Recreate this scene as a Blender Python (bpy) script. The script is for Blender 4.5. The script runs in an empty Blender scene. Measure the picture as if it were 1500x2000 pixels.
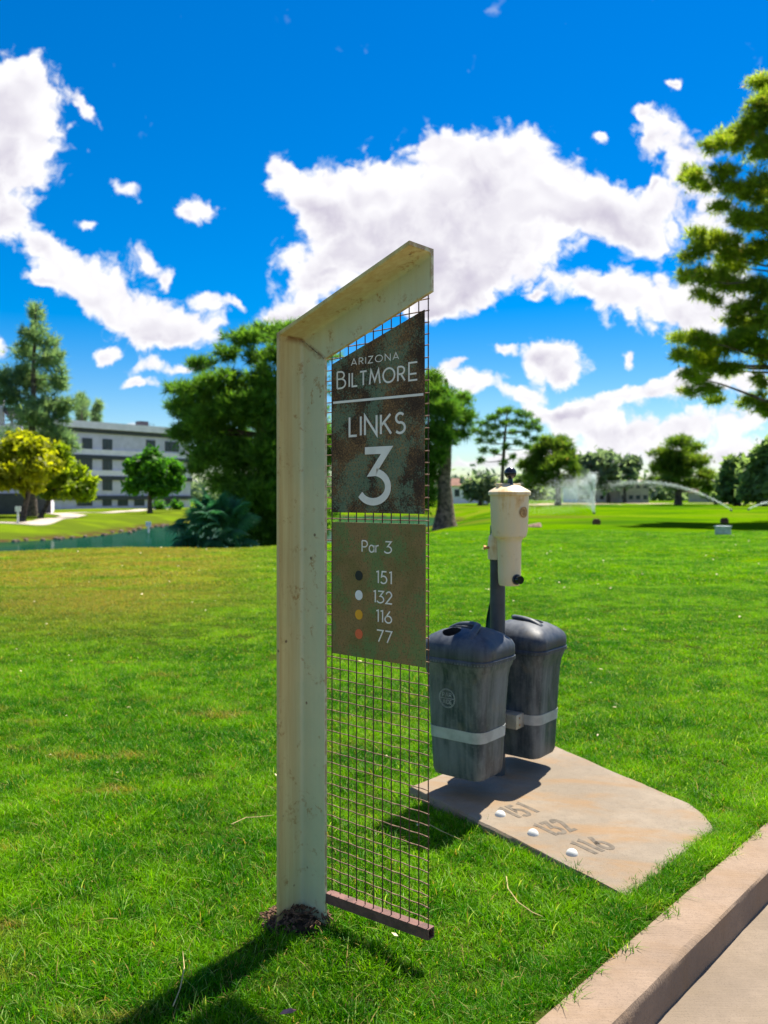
import bpy, bmesh, math, random
import numpy as np
from mathutils import Vector, Matrix, noise as mnoise
R = math.radians
rng = np.random.default_rng(7)
random.seed(7)
sc = bpy.context.scene
col = sc.collection

# ------------------------------------------------------------------ camera
F, HOR, CAMH = 1667.0, 970.0, 1.2           # focal length in photo pixels, horizon row, eye height
cd = bpy.data.cameras.new('camera'); cam = bpy.data.objects.new('camera', cd); col.objects.link(cam)
cam.location = (0, 0, CAMH); cam.rotation_euler = (R(90), 0, 0)
cd.sensor_fit = 'VERTICAL'; cd.sensor_height = 36.0; cd.sensor_width = 27.0
cd.lens = F / 2000 * 36; cd.shift_y = -(1000 - HOR) / 2000
cd.clip_start = 0.05; cd.clip_end = 4000
cd.dof.use_dof = True; cd.dof.focus_distance = 2.3; cd.dof.aperture_fstop = 4.4
sc.camera = cam

# ------------------------------------------------------------------ sun, sky, exposure
SUN_AZ, SUN_EL = math.atan2(.56, .83), R(62)
sd = bpy.data.lights.new('sun', 'SUN'); sd.energy = 4.6; sd.angle = R(0.55); sd.color = (1.0, 0.93, 0.80)
sun = bpy.data.objects.new('sun', sd); col.objects.link(sun)
sdir = Vector((math.cos(SUN_EL) * math.sin(SUN_AZ), math.cos(SUN_EL) * math.cos(SUN_AZ), math.sin(SUN_EL)))
sun.rotation_euler = sdir.to_track_quat('Z', 'Y').to_euler(); sun.location = (20, 30, 60)
sc.view_settings.view_transform = 'Standard'; sc.view_settings.look = 'None'
sc.view_settings.gamma = 1; sc.view_settings.use_curve_mapping = False
EXPO = 1.2
sc.view_settings.exposure = EXPO
try:
    sc.cycles.use_denoising = True
    sc.cycles.max_bounces = 10; sc.cycles.diffuse_bounces = 6; sc.cycles.transparent_max_bounces = 12
    sc.cycles.sample_clamp_indirect = 6
except Exception: pass


class NT:
    """small helper for writing node trees"""
    def __init__(s, tree): s.t = tree; s.n = tree.nodes; s.l = tree.links
    def node(s, typ, **kw):
        n = s.n.new(typ)
        for k, v in kw.items(): setattr(n, k, v)
        return n
    def put(s, sock, v):
        if v is None: return
        if isinstance(v, bpy.types.NodeSocket): s.l.new(v, sock)
        else:
            if isinstance(v, (tuple, list)) and len(v) == 3 and sock.type == 'RGBA': v = (*v, 1)
            sock.default_value = v
    def math(s, op, a, b=None, c=None, clamp=False):
        n = s.node('ShaderNodeMath', operation=op, use_clamp=clamp)
        s.put(n.inputs[0], a); s.put(n.inputs[1], b); s.put(n.inputs[2], c)
        return n.outputs[0]
    def vmath(s, op, a, b=None, out=0):
        n = s.node('ShaderNodeVectorMath', operation=op)
        s.put(n.inputs[0], a)
        if op == 'SCALE': s.put(n.inputs['Scale'], b)
        else: s.put(n.inputs[1], b)
        return n.outputs[out]
    def noise(s, vec, scale, detail=3, rough=.5, dist=0.0, color=False):
        n = s.node('ShaderNodeTexNoise'); s.put(n.inputs['Vector'], vec)
        n.inputs['Scale'].default_value = scale; n.inputs['Detail'].default_value = detail
        n.inputs['Roughness'].default_value = rough; n.inputs['Distortion'].default_value = dist
        return n.outputs['Color' if color else 'Fac']
    def voro(s, vec, scale, feature='F1', out='Distance', rnd=1.0):
        n = s.node('ShaderNodeTexVoronoi', feature=feature); s.put(n.inputs['Vector'], vec)
        n.inputs['Scale'].default_value = scale; n.inputs['Randomness'].default_value = rnd
        return n.outputs[out]
    def step(s, x, lo, hi, a=0.0, b=1.0):
        n = s.node('ShaderNodeMapRange', interpolation_type='SMOOTHSTEP')
        s.put(n.inputs[0], x); s.put(n.inputs[1], lo); s.put(n.inputs[2], hi); s.put(n.inputs[3], a); s.put(n.inputs[4], b)
        return n.outputs[0]
    def mix(s, f, a, b, blend='MIX'):
        n = s.node('ShaderNodeMix', data_type='RGBA', blend_type=blend)
        s.put(n.inputs[0], f); s.put(n.inputs[6], a); s.put(n.inputs[7], b)
        return n.outputs[2]
    def sep(s, v):
        n = s.node('ShaderNodeSeparateXYZ'); s.put(n.inputs[0], v); return n.outputs
    def comb(s, x, y, z):
        n = s.node('ShaderNodeCombineXYZ'); s.put(n.inputs[0], x); s.put(n.inputs[1], y); s.put(n.inputs[2], z); return n.outputs[0]
    def mapping(s, v, loc=(0, 0, 0), rot=(0, 0, 0), scale=(1, 1, 1), typ='POINT'):
        n = s.node('ShaderNodeMapping', vector_type=typ); s.put(n.inputs[0], v)
        n.inputs[1].default_value = loc if typ != 'NORMAL' else (0, 0, 0)
        n.inputs[2].default_value = rot; n.inputs[3].default_value = scale
        return n.outputs[0]


# ------------------------------------------------------------------ world: physical sky with cumulus clouds
def tan_uv(px, py): return ((px - 750) / F, (HOR - py) / F)
# cumulus masses: centre px, radii px, tilt degrees (positive = right end lower)
CLOUDS = [
    (20, 265, 125, 150, 0), (-120, 300, 200, 190, 0), (45, 180, 80, 60, 35), (160, 215, 42, 16, 45), (30, 420, 55, 45, 0), (90, 470, 42, 22, 40),
    (110, 515, 80, 42, 42), (190, 572, 105, 60, 30), (290, 610, 125, 62, 18), (375, 640, 95, 44, 12), (300, 665, 70, 30, 0), (80, 545, 40, 16, 20),
    (242, 368, 42, 22, 32), (360, 400, 30, 36, 20), (405, 405, 40, 22, 0), (172, 445, 30, 14, 20), (285, 510, 52, 28, 30), (322, 540, 24, 18, 60),
    (400, 585, 40, 20, 25), (455, 592, 30, 13, 25), (210, 690, 40, 18, 10), (300, 720, 46, 18, 0), (360, 732, 40, 14, 0), (275, 750, 40, 11, 5), (-10, 680, 26, 40, 0),
    (550, 320, 38, 22, 35), (600, 370, 80, 60, 25), (700, 380, 110, 70, 0), (680, 470, 120, 100, 0), (610, 545, 60, 60, 0), (575, 610, 75, 36, 0), (545, 620, 45, 22, 0),
    (850, 300, 60, 35, -10), (930, 320, 120, 75, 0), (1010, 290, 90, 50, 0), (1060, 360, 130, 70, 20), (850, 420, 190, 110, 0), (1000, 410, 170, 95, 0),
    (1180, 400, 120, 68, 15), (1285, 405, 70, 60, 0), (820, 520, 170, 90, 0), (960, 520, 100, 60, -20), (870, 585, 90, 45, -10), (840, 600, 50, 28, 0), (1250, 470, 90, 45, 10),
    (1290, 255, 50, 70, 15), (1265, 215, 30, 20, 0), (1350, 320, 50, 60, 0), (1172, 255, 20, 14, 30), (1275, 360, 18, 12, -40), (1325, 165, 16, 10, 0),
    (1200, 575, 110, 55, 8), (1300, 600, 110, 60, 5), (1140, 560, 70, 24, 10), (1047, 566, 16, 9, 0), (1410, 600, 90, 80, 0), (1400, 430, 60, 110, 0),
    (978, 675, 40, 18, 0), (1090, 700, 92, 42, 0), (1075, 680, 50, 32, 0), (1110, 735, 70, 26, 0), (885, 704, 22, 11, 0), (930, 748, 68, 34, 0), (860, 725, 40, 30, 0),
    (1225, 700, 16, 22, 30), (1030, 772, 50, 20, 0), (1190, 785, 140, 22, -8), (1330, 755, 110, 28, -8), (1480, 745, 120, 34, 0), (1100, 805, 90, 14, 0),
    (1250, 842, 170, 32, -4), (1450, 826, 120, 40, -5), (1160, 878, 150, 27, -3), (1420, 889, 200, 32, 0), (1200, 928, 260, 26, 0), (1120, 828, 110, 26, 0), (960, 900, 150, 14, 0), (600, 900, 300, 20, 0), (200, 830, 60, 10, 0), (270, 828, 30, 9, 0),
]
cg = bpy.data.node_groups.new('cumulus_field', 'ShaderNodeTree')
cg.interface.new_socket('P', in_out='INPUT', socket_type='NodeSocketVector')
cg.interface.new_socket('D', in_out='OUTPUT', socket_type='NodeSocketFloat')
g = NT(cg); gi = g.node('NodeGroupInput'); go = g.node('NodeGroupOutput')
cg.interface.new_socket('H', in_out='OUTPUT', socket_type='NodeSocketFloat')
acc = None; acc2 = None; vec = gi.outputs[0]
for (cx, cy, rx, ry, tl) in CLOUDS:
    u, v = tan_uv(cx, cy)
    m = g.mapping(vec, (u, v, 0), (0, 0, -R(tl)), (rx * 1.03 / F, ry * 1.05 / F, 1), 'TEXTURE')
    e = g.math('POWER', .2019, g.vmath('DOT_PRODUCT', m, m, out=1))
    hgt_ = g.math('MULTIPLY', e, g.sep(m)[1])
    acc = e if acc is None else g.math('ADD', acc, e)
    acc2 = hgt_ if acc2 is None else g.math('ADD', acc2, hgt_)
    # hand the vector on through the running sum, so that the masses are evaluated one after another (the shader stack is small)
    mv = g.node('ShaderNodeVectorMath', operation='MULTIPLY_ADD'); g.put(mv.inputs[0], acc2); mv.inputs[1].default_value = (0, 0, 1e-9); g.put(mv.inputs[2], vec); vec = mv.outputs[0]
g.put(go.inputs[0], acc); g.put(go.inputs[1], acc2)

w = bpy.data.worlds.new('World'); sc.world = w; w.use_nodes = True
n = NT(w.node_tree); n.n.clear()
geo = n.node('ShaderNodeTexCoord').outputs['Generated']
sky = n.node('ShaderNodeTexSky', sky_type='NISHITA')
sky.sun_disc = False; sky.sun_elevation = SUN_EL; sky.sun_rotation = SUN_AZ
sky.altitude = 350; sky.air_density = 1.0; sky.dust_density = 0.6; sky.ozone_density = 3.0
hs = n.node('ShaderNodeHueSaturation'); hs.inputs['Hue'].default_value = .506; hs.inputs['Saturation'].default_value = 1.72; hs.inputs['Value'].default_value = .97
n.put(hs.inputs['Color'], sky.outputs[0])
sx, sy, sz = n.sep(geo)
# direction -> (azimuthal, vertical) coordinates of the cloud layer
front = n.step(sy, .12, .3)
ysafe = n.math('MAXIMUM', sy, .12)
P0 = n.comb(n.math('DIVIDE', sx, ysafe), n.math('DIVIDE', sz, ysafe), 0.0)
wn = n.vmath('SUBTRACT', n.noise(P0, 10, 5, .62, color=True), (.5, .5, .5))
P = n.vmath('ADD', P0, n.vmath('SCALE', wn, .06))
P = n.vmath('MULTIPLY', P, (1, 1, 0))
q = n.node('ShaderNodeGroup'); q.node_tree = cg; n.put(q.inputs[0], P); d0 = q.outputs[0]
hside = n.math('DIVIDE', q.outputs[1], n.math('MAXIMUM', d0, .05))
def bulge(vec, sc_, det):                                   # rounded billows with creases between them
    return n.math('ABSOLUTE', n.math('MULTIPLY_ADD', n.noise(vec, sc_, det, .5), 4.0, -2.0))
b1 = bulge(P, 13, 2); b2 = bulge(P, 33, 2)
fine = n.noise(P, 42, 6, .70)
dens_in = n.math('ADD', n.math('MINIMUM', d0, 1.45), n.math('MULTIPLY', n.math('SUBTRACT', b1, .42), .62))
dens_in = n.math('ADD', dens_in, n.math('MULTIPLY', n.math('SUBTRACT', b2, .42), .36))
dens_in = n.math('ADD', dens_in, n.math('MULTIPLY', n.math('MULTIPLY', n.math('SUBTRACT', fine, .5), 1.35), n.step(d0, .03, .22)))
# generic cumulus for the rest of the sky (behind and overhead), same layer seen from below
zz = n.math('MAXIMUM', n.math('ADD', sz, .12), .05)
Q = n.comb(n.math('DIVIDE', sx, zz), n.math('DIVIDE', sy, zz), 0.0)
gen = n.math('ADD', n.noise(Q, 1.3, 6, .56, .2), -.16)
dens = n.math('ADD', n.math('MULTIPLY', dens_in, front), n.math('MULTIPLY', gen, n.math('SUBTRACT', 1.0, front)))
cover = n.step(dens, .20, .74)
# relief: the side of each billow towards the sun is whiter; looking through more cloud = greyer
bs = bulge(n.vmath('ADD', P, (.004, .011, 0)), 13, 2)
relief = n.math('ADD', n.math('MULTIPLY', n.math('SUBTRACT', b1, bs), .55), n.math('MULTIPLY', n.math('SUBTRACT', b2, .45), .16))
relief = n.math('ADD', relief, n.math('MULTIPLY', n.math('SUBTRACT', fine, .5), .45))
thick = n.step(dens, .6, 1.7)
low = n.noise(P, 7, 2, .5)
under = n.step(n.math('ADD', hside, n.math('MULTIPLY', n.math('SUBTRACT', low, .5), 2.6)), .45, -.35)
shade = n.math('ADD', n.math('MULTIPLY', thick, n.math('MULTIPLY_ADD', under, .85, .12)), n.math('MULTIPLY', relief, -1.15))
shade = n.math('MINIMUM', n.math('MAXIMUM', shade, 0.0), 1.0)
CW = 1.0
ccol = n.mix(shade, (7.2 * CW, 7.15 * CW, 7.3 * CW), (4.4 * CW, 4.15 * CW, 4.95 * CW))
above = n.step(sz, .0, .05)
final = n.mix(n.math('MULTIPLY', cover, above), hs.outputs[0], ccol)
bg = n.node('ShaderNodeBackground'); n.put(bg.inputs[0], final); bg.inputs[1].default_value = 0.064
wo = n.node('ShaderNodeOutputWorld'); n.l.new(bg.outputs[0], wo.inputs[0])
w.cycles.sampling_method = 'MANUAL'; w.cycles.sample_map_resolution = 512


# ------------------------------------------------------------------ mesh helpers
class MB:
    def __init__(s): s.v = []; s.f = []
    def add(s, vs, fs):
        o = len(s.v); s.v += [tuple(p) for p in vs]; s.f += [tuple(i + o for i in f) for f in fs]
    def hexa(s, p):            # 8 corners: bottom 0-3 ccw, top 4-7
        s.add(p, [(3, 2, 1, 0), (4, 5, 6, 7), (0, 1, 5, 4), (1, 2, 6, 5), (2, 3, 7, 6), (3, 0, 4, 7)])
    def box(s, x0, x1, y0, y1, z0, z1, M=None):
        p = [Vector(q) for q in ((x0, y0, z0), (x1, y0, z0), (x1, y1, z0), (x0, y1, z0), (x0, y0, z1), (x1, y0, z1), (x1, y1, z1), (x0, y1, z1))]
        if M is not None: p = [M @ q for q in p]
        s.hexa(p)
    def tube(s, pts, rad, k=8, cap=True):
        pts = [Vector(p) for p in pts]; nP = len(pts)
        rad = [rad] * nP if isinstance(rad, (int, float)) else rad
        rings = []; ref = None
        for i, p in enumerate(pts):
            t = (pts[min(i + 1, nP - 1)] - pts[max(i - 1, 0)]).normalized()
            if ref is None: ref = t.orthogonal().normalized()
            ref = (ref - t * ref.dot(t))
            ref = ref.normalized() if ref.length > 1e-6 else t.orthogonal().normalized()
            b = t.cross(ref)
            rings.append([p + (ref * math.cos(2 * math.pi * j / k) + b * math.sin(2 * math.pi * j / k)) * rad[i] for j in range(k)])
        s.loft(rings, cap)
    def loft(s, rings, cap=True):
        k = len(rings[0]); vs = [p for r in rings for p in r]; fs = []
        for i in range(len(rings) - 1):
            for j in range(k):
                fs.append((i * k + j, i * k + (j + 1) % k, (i + 1) * k + (j + 1) % k, (i + 1) * k + j))
        if cap:
            fs.append(tuple(reversed(range(k)))); fs.append(tuple((len(rings) - 1) * k + j for j in range(k)))
        s.add(vs, fs)
    def lathe(s, prof, k=32, c=(0, 0, 0), cap=True):
        s.loft([[Vector((c[0] + r * math.cos(2 * math.pi * j / k), c[1] + r * math.sin(2 * math.pi * j / k), c[2] + z)) for j in range(k)] for r, z in prof], cap)
    def mesh(s, name):
        m = bpy.data.meshes.new(name); m.from_pydata(s.v, [], s.f); m.update()
        return m
    def build(s, name, mat=None, parent=None, smooth=False, bevel=0, loc=None, auto=None):
        m = s.mesh(name)
        if auto is not None or bevel or smooth:
            bm = bmesh.new(); bm.from_mesh(m); bmesh.ops.recalc_face_normals(bm, faces=bm.faces)
            if bevel:
                ed = [e for e in bm.edges if len(e.link_faces) == 2 and e.calc_face_angle(0) > R(30)]
                bmesh.ops.bevel(bm, geom=ed, offset=bevel, segments=2, affect='EDGES', profile=.5)
            bm.to_mesh(m); bm.free()
        if smooth or auto is not None:
            m.polygons.foreach_set('use_smooth', [True] * len(m.polygons))
            try: m.set_sharp_from_angle(angle=R(auto if auto else 35))
            except Exception: pass
        return link(name, m, mat, parent, loc)

def link(name, m, mat=None, parent=None, loc=None):
    o = bpy.data.objects.new(name, m); col.objects.link(o)
    if mat is not None: m.materials.append(mat)
    if parent is not None: o.parent = parent
    if loc is not None: o.location = loc
    return o
def empty(name, loc, label, cat, group=None):
    o = bpy.data.objects.new(name, None); col.objects.link(o); o.location = loc; o.empty_display_size = .1
    tag(o, label, cat, group); return o
def tag(o, label=None, cat=None, group=None, kind=None):
    if label: o['label'] = label
    if cat: o['category'] = cat
    if group: o['group'] = group
    if kind: o['kind'] = kind
    return o
def rel(root, p): return Vector(p) - root.location

def quads_mesh(name, V, tint):
    """V: (n,k,3) polygons, tint: (n,) stored as a face-wide point attribute"""
    nq, k = V.shape[:2]
    m = bpy.data.meshes.new(name)
    m.vertices.add(nq * k); m.vertices.foreach_set('co', V.reshape(-1).astype(np.float32))
    m.loops.add(nq * k); m.loops.foreach_set('vertex_index', np.arange(nq * k, dtype=np.int32))
    m.polygons.add(nq); m.polygons.foreach_set('loop_start', np.arange(0, nq * k, k, dtype=np.int32))
    try: m.polygons.foreach_set('loop_total', np.full(nq, k, dtype=np.int32))
    except Exception: pass
    a = m.attributes.new('tint', 'FLOAT', 'POINT'); a.data.foreach_set('value', np.repeat(tint, k).astype(np.float32))
    m.update(calc_edges=True); m.validate()
    return m

# ------------------------------------------------------------------ materials
def mat(name):
    m = bpy.data.materials.new(name); m.use_nodes = True
    t = NT(m.node_tree); t.n.clear()
    t.out = t.node('ShaderNodeOutputMaterial'); t.b = t.node('ShaderNodeBsdfPrincipled')
    t.l.new(t.b.outputs[0], t.out.inputs[0]); t.m = m
    t.obj = t.node('ShaderNodeTexCoord').outputs['Object']
    t.pos = t.node('ShaderNodeNewGeometry').outputs['Position']
    return t
def bump(t, h, strength=.3, dist=.01):
    b = t.node('ShaderNodeBump'); b.inputs['Strength'].default_value = strength; b.inputs['Distance'].default_value = dist
    t.put(b.inputs['Height'], h); t.l.new(b.outputs[0], t.b.inputs['Normal'])
def simple(name, c, rough=.6, metal=0, var=.15, scale=8, bmp=0, spec=.5):
    t = mat(name); nz = t.noise(t.obj, scale, 5, .6)
    c2 = tuple(max(0, x * (1 - var * 2)) for x in c); c3 = tuple(min(1, x * (1 + var)) for x in c)
    t.put(t.b.inputs['Base Color'], t.mix(t.step(nz, .3, .7), c2, c3))
    t.b.inputs['Roughness'].default_value = rough; t.b.inputs['Metallic'].default_value = metal
    t.b.inputs['Specular IOR Level'].default_value = spec
    if bmp: bump(t, t.noise(t.obj, scale * 6, 4, .6), bmp, .01)
    return t.m
def leafmat(name, dark, light, trans=.35, yellow=None, rough=.55, posvar=.6):
    """leaf surface: reflecting and letting light through; per-leaf tint plus a drift over the crown"""
    t = mat(name); t.n.remove(t.b)
    at = t.node('ShaderNodeAttribute', attribute_name='tint').outputs['Fac']
    nz = t.noise(t.pos, posvar, 2, .5)
    f = t.math('ADD', t.math('MULTIPLY', at, .75), t.math('MULTIPLY', t.math('SUBTRACT', nz, .5), .9), clamp=True)
    c = t.mix(f, dark, light)
    if yellow is not None: c = t.mix(t.step(at, .9, 1.0), c, yellow)
    dif = t.node('ShaderNodeBsdfPrincipled'); t.put(dif.inputs['Base Color'], c); dif.inputs['Roughness'].default_value = rough
    dif.inputs['Specular IOR Level'].default_value = .35
    tr = t.node('ShaderNodeBsdfTranslucent'); t.put(tr.inputs['Color'], t.mix(1.0, c, (1.75, 1.75, .9), 'MULTIPLY'))
    mx = t.node('ShaderNodeMixShader'); mx.inputs[0].default_value = min(.64, trans + .13)
    t.l.new(dif.outputs[0], mx.inputs[1]); t.l.new(tr.outputs[0], mx.inputs[2]); t.l.new(mx.outputs[0], t.out.inputs[0])
    return t.m

def m_concrete(name, c, stain=(.50, .27, .12), stain_amt=.0, brush=None):
    t = mat(name)
    n1 = t.noise(t.pos, 2.2, 5, .6); n2 = t.noise(t.pos, 25, 4, .7); n3 = t.noise(t.pos, 180, 3, .7)
    base = t.mix(t.step(n1, .3, .7), tuple(x * .82 for x in c), tuple(x * 1.1 for x in c))
    base = t.mix(t.step(n2, .35, .75, 0, .35), base, tuple(x * .62 for x in c))
    base = t.mix(t.step(n3, .52, .72, 0, .55), base, tuple(x * .45 for x in c))
    if stain_amt:
        q = t.mapping(t.pos, rot=(0, 0, R(41)), scale=(1, 2.4, 1))
        s1 = t.step(t.noise(q, 2.6, 5, .6, .4), .42, .68, 0, stain_amt)
        base = t.mix(s1, base, stain)
    pits = t.step(t.voro(t.pos, 60), .05, .12, .5, 0)
    base = t.mix(t.math('MULTIPLY', pits, t.step(n2, .5, .6)), base, tuple(x * .3 for x in c))
    t.put(t.b.inputs['Base Color'], base); t.b.inputs['Roughness'].default_value = .9
    t.b.inputs['Specular IOR Level'].default_value = .25
    hgt = t.math('ADD', t.math('MULTIPLY', n2, .4), t.math('MULTIPLY', n3, .4))
    if brush is not None:
        q = t.mapping(t.pos, rot=(0, 0, brush), scale=(6, 160, 6))
        hgt = t.math('ADD', hgt, t.math('MULTIPLY', t.noise(q, 1, 3, .6), .7))
    bump(t, hgt, .55, .006)
    return t.m

# painted steel: cream-mint paint, rust streaks running down, freckles of rust
def m_steel():
    t = mat('mint_cream_painted_steel')
    q = t.mapping(t.obj, scale=(26, 26, 1.3))
    streak = t.noise(q, 1.6, 5, .65); blot = t.noise(t.obj, 5, 5, .6); fine = t.noise(t.obj, 75, 4, .7); mid = t.noise(t.obj, 17, 4, .65, .5)
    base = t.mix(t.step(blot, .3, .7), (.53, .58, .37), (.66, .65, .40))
    at = t.node('ShaderNodeAttribute', attribute_name='dirt_bounce').outputs['Fac']
    at = t.node('ShaderNodeAttribute', attribute_name='dirt_bounce').outputs['Fac']
    base = t.mix(t.math('MULTIPLY', at, .68), base, (.76, .60, .20))  # warm bounce light on the flange put into its colour, with tan staining
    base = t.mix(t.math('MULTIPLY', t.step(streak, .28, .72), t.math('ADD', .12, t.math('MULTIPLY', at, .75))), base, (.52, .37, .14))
    rust = t.math('MULTIPLY', t.step(mid, .53, .68), t.step(fine, .46, .60))
    base = t.mix(t.math('MULTIPLY', rust, .75), base, (.36, .19, .045))
    edge = t.node('ShaderNodeAttribute', attribute_name='edge').outputs['Fac']
    er = t.math('MULTIPLY', t.step(edge, .35, 1), t.step(t.noise(t.obj, 38, 4, .65), .36, .58))
    base = t.mix(t.math('MULTIPLY', er, .85), base, (.27, .12, .03))
    spot = t.math('MULTIPLY', t.step(t.voro(t.obj, 16), .10, .04), t.step(mid, .44, .50))
    base = t.mix(t.math('MULTIPLY', spot, .85), base, (.13, .07, .04))
    t.put(t.b.inputs['Base Color'], base)
    t.put(t.b.inputs['Roughness'], t.step(streak, .2, .8, .38, .62))
    bump(t, t.math('ADD', t.math('MULTIPLY', fine, .3), t.math('MULTIPLY', streak, .3)), .12, .003)
    return t.m
def m_patina(name, dark, brown, green, c_green, c_speck):
    """blotchy chemical patina: dark ground, verdigris clouds, fine rust speckle"""
    t = mat(name)
    b1 = t.noise(t.obj, 9, 4, .6, .3); b2 = t.noise(t.vmath('ADD', t.obj, (7, 3, 1)), 11, 4, .6, .2)
    sp = t.noise(t.obj, 210, 3, .75); sp2 = t.noise(t.vmath('ADD', t.obj, (2, 9, 4)), 240, 2, .7)
    base = t.mix(t.step(b1, .35, .65), dark, brown)
    gm = t.step(t.math('ADD', b2, t.math('MULTIPLY', t.math('SUBTRACT', sp, .5), .6)), .48, .58, 0, c_green)
    base = t.mix(gm, base, green)
    sk = t.math('MULTIPLY', t.step(sp2, .50, .62), t.step(b1, .36, .62, .15, c_speck))
    base = t.mix(sk, base, (.42, .22, .08))
    sk2 = t.step(t.noise(t.vmath('ADD', t.obj, (5, 5, 5)), 230, 2, .7), .54, .66, 0, .55)
    base = t.mix(sk2, base, tuple(x * .35 for x in dark))
    t.put(t.b.inputs['Base Color'], base); t.b.inputs['Roughness'].default_value = .8
    t.b.inputs['Specular IOR Level'].default_value = .12
    bump(t, sp, .15, .001)
    return t.m
def m_plastic(name, dark, chalk):
    """weathered plastic: chalky bleached patches, grime running down"""
    t = mat(name)
    n1 = t.noise(t.mapping(t.obj, scale=(1, 1, .45)), 7, 5, .62, .4); n2 = t.noise(t.mapping(t.obj, scale=(9, 9, .7)), 5, 4, .6); n3 = t.noise(t.obj, 90, 4, .7)
    f = t.math('ADD', t.math('MULTIPLY', n1, .6), t.math('MULTIPLY', n2, .4))
    c = t.mix(t.step(f, .36, .64), dark, chalk)
    c = t.mix(t.step(n3, .5, .8, 0, .45), c, tuple(x * 1.25 for x in chalk))
    c = t.mix(t.step(t.noise(t.obj, 11, 4, .6), .56, .74, 0, .35), c, (.17, .14, .09))
    t.put(t.b.inputs['Base Color'], c); t.put(t.b.inputs['Roughness'], t.step(f, .3, .7, .42, .7))
    bump(t, n3, .12, .002)
    return t.m

M = dict(
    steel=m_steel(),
    rusty=simple('rusted_wire_steel', (.075, .030, .022), .6, .1, .3, 40, .2),
    crosswire=simple('sunlit_rusty_wire_steel', (.36, .22, .14), .42, .1, .25, 60, .2),  # sunlight on the cross wires painted in as lighter rust; uprights stay darker
    tube=simple('rust_brown_painted_tube', (.17, .080, .062), .6, 0, .2, 30, .15),
    plate_dark=m_patina('dark_patina_plate', (.058, .040, .029), (.16, .098, .052), (.155, .24, .15), .8, .75),
    plate_olive=m_patina('olive_patina_plate', (.22, .175, .062), (.30, .20, .085), (.14, .25, .085), .75, .45),
    letter=simple('pale_letter_paint', (.96, .88, .76), .6, 0, .05, 20),
    dot_black=simple('black_dot_enamel', (.008, .012, .022), .3, 0, .1),
    dot_white=simple('white_dot_enamel', (.88, .87, .83), .5, 0, .05),
    dot_gold=simple('golden_dot_enamel', (.86, .40, .015), .5, 0, .05),
    dot_red=simple('orange_red_dot_enamel', (.82, .15, .05), .5, 0, .05),
    bin=m_plastic('weathered_charcoal_plastic', (.012, .025, .040), (.15, .165, .175)),
    lid=m_plastic('dark_blue_black_plastic', (.014, .022, .038), (.065, .078, .10)),
    hole=simple('black_interior', (.006, .007, .009), .9, 0, .1),
    strap=simple('grey_strap_metal', (.40, .42, .43), .55, .2, .12, 14, .1),
    bracket=simple('galvanised_bracket', (.47, .44, .38), .5, .5, .12, 20),
    cream=simple('aged_cream_plastic', (.70, .56, .34), .42, 0, .09, 9),
    emblem=simple('faded_tan_sticker', (.50, .32, .13), .6, 0, .3, 60),
    knob=simple('glossy_black_knob', (.008, .010, .016), .12, 0, .1),
    pipe=simple('dark_blue_grey_pipe', (.034, .046, .060), .5, 0, .25, 8, .1),
    brass=simple('rusty_orange_bolt', (.40, .20, .07), .5, .4, .2),
    towel=simple('dark_green_towel_cloth', (.008, .075, .045), .9, 0, .2, 30, .4),
    slab=m_concrete('stained_tan_concrete', (.255, .21, .158), (.26, .155, .07), .7),
    kerb=m_concrete('pale_concrete_kerb', (.28, .205, .148), (.24, .155, .085), .45, R(41.5)),
    road=m_concrete('brushed_concrete_road', (.235, .185, .138), (.20, .155, .105), .35, R(-49)),
    path=m_concrete('pale_path_concrete', (.50, .43, .36)),
    numeral=simple('worn_grey_inlay', (.125, .102, .076), .9, 0, .16, 45),
    ball=simple('white_ball_marker', (.66, .66, .62), .4, 0, .08, 30),
    soil=simple('dark_mulch_soil', (.055, .034, .020), .95, 0, .5, 60, .8),
    chip=simple('brown_bark_chip', (.16, .085, .045), .9, 0, .4, 90, .5),
    straw=simple('dry_straw', (.50, .38, .16), .8, 0, .15, 60),
    petal=simple('pale_fallen_petal', (.72, .60, .36), .8, 0, .2, 40),
    pinkleaf=simple('pinkish_dry_leaf', (.42, .17, .14), .7, 0, .2, 60),
    bark=simple('grey_brown_bark', (.19, .135, .105), .95, 0, .4, 5, .9),
    bark_dark=simple('dark_bark', (.12, .09, .07), .95, 0, .4, 5, .8),
    wall=simple('pale_grey_stucco', (.60, .55, .70), .9, 0, .06, 1.2),
    wall_white=simple('white_stucco', (.84, .76, .84), .9, 0, .05, 1.2),
    band=simple('charcoal_band_paint', (.045, .048, .065), .7, 0, .1, 2),
    frame=simple('charcoal_window_frame', (.055, .055, .065), .5, 0, .1),
    tan=simple('tan_stucco', (.48, .37, .32), .9, 0, .08, 1),
    terracotta=simple('pinkish_roof_tiles', (.45, .24, .18), .9, 0, .15, 2),
    sand=simple('bunker_sand', (.42, .30, .21), .95, 0, .12, 2),
    brownpost=simple('brown_marker_block', (.12, .055, .025), .8, 0, .2),
    whitepost=simple('white_painted_post', (.70, .70, .68), .6, 0, .08),
    rock=simple('brown_shore_rock', (.14, .10, .075), .95, 0, .3, 4, .8),
)
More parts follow.
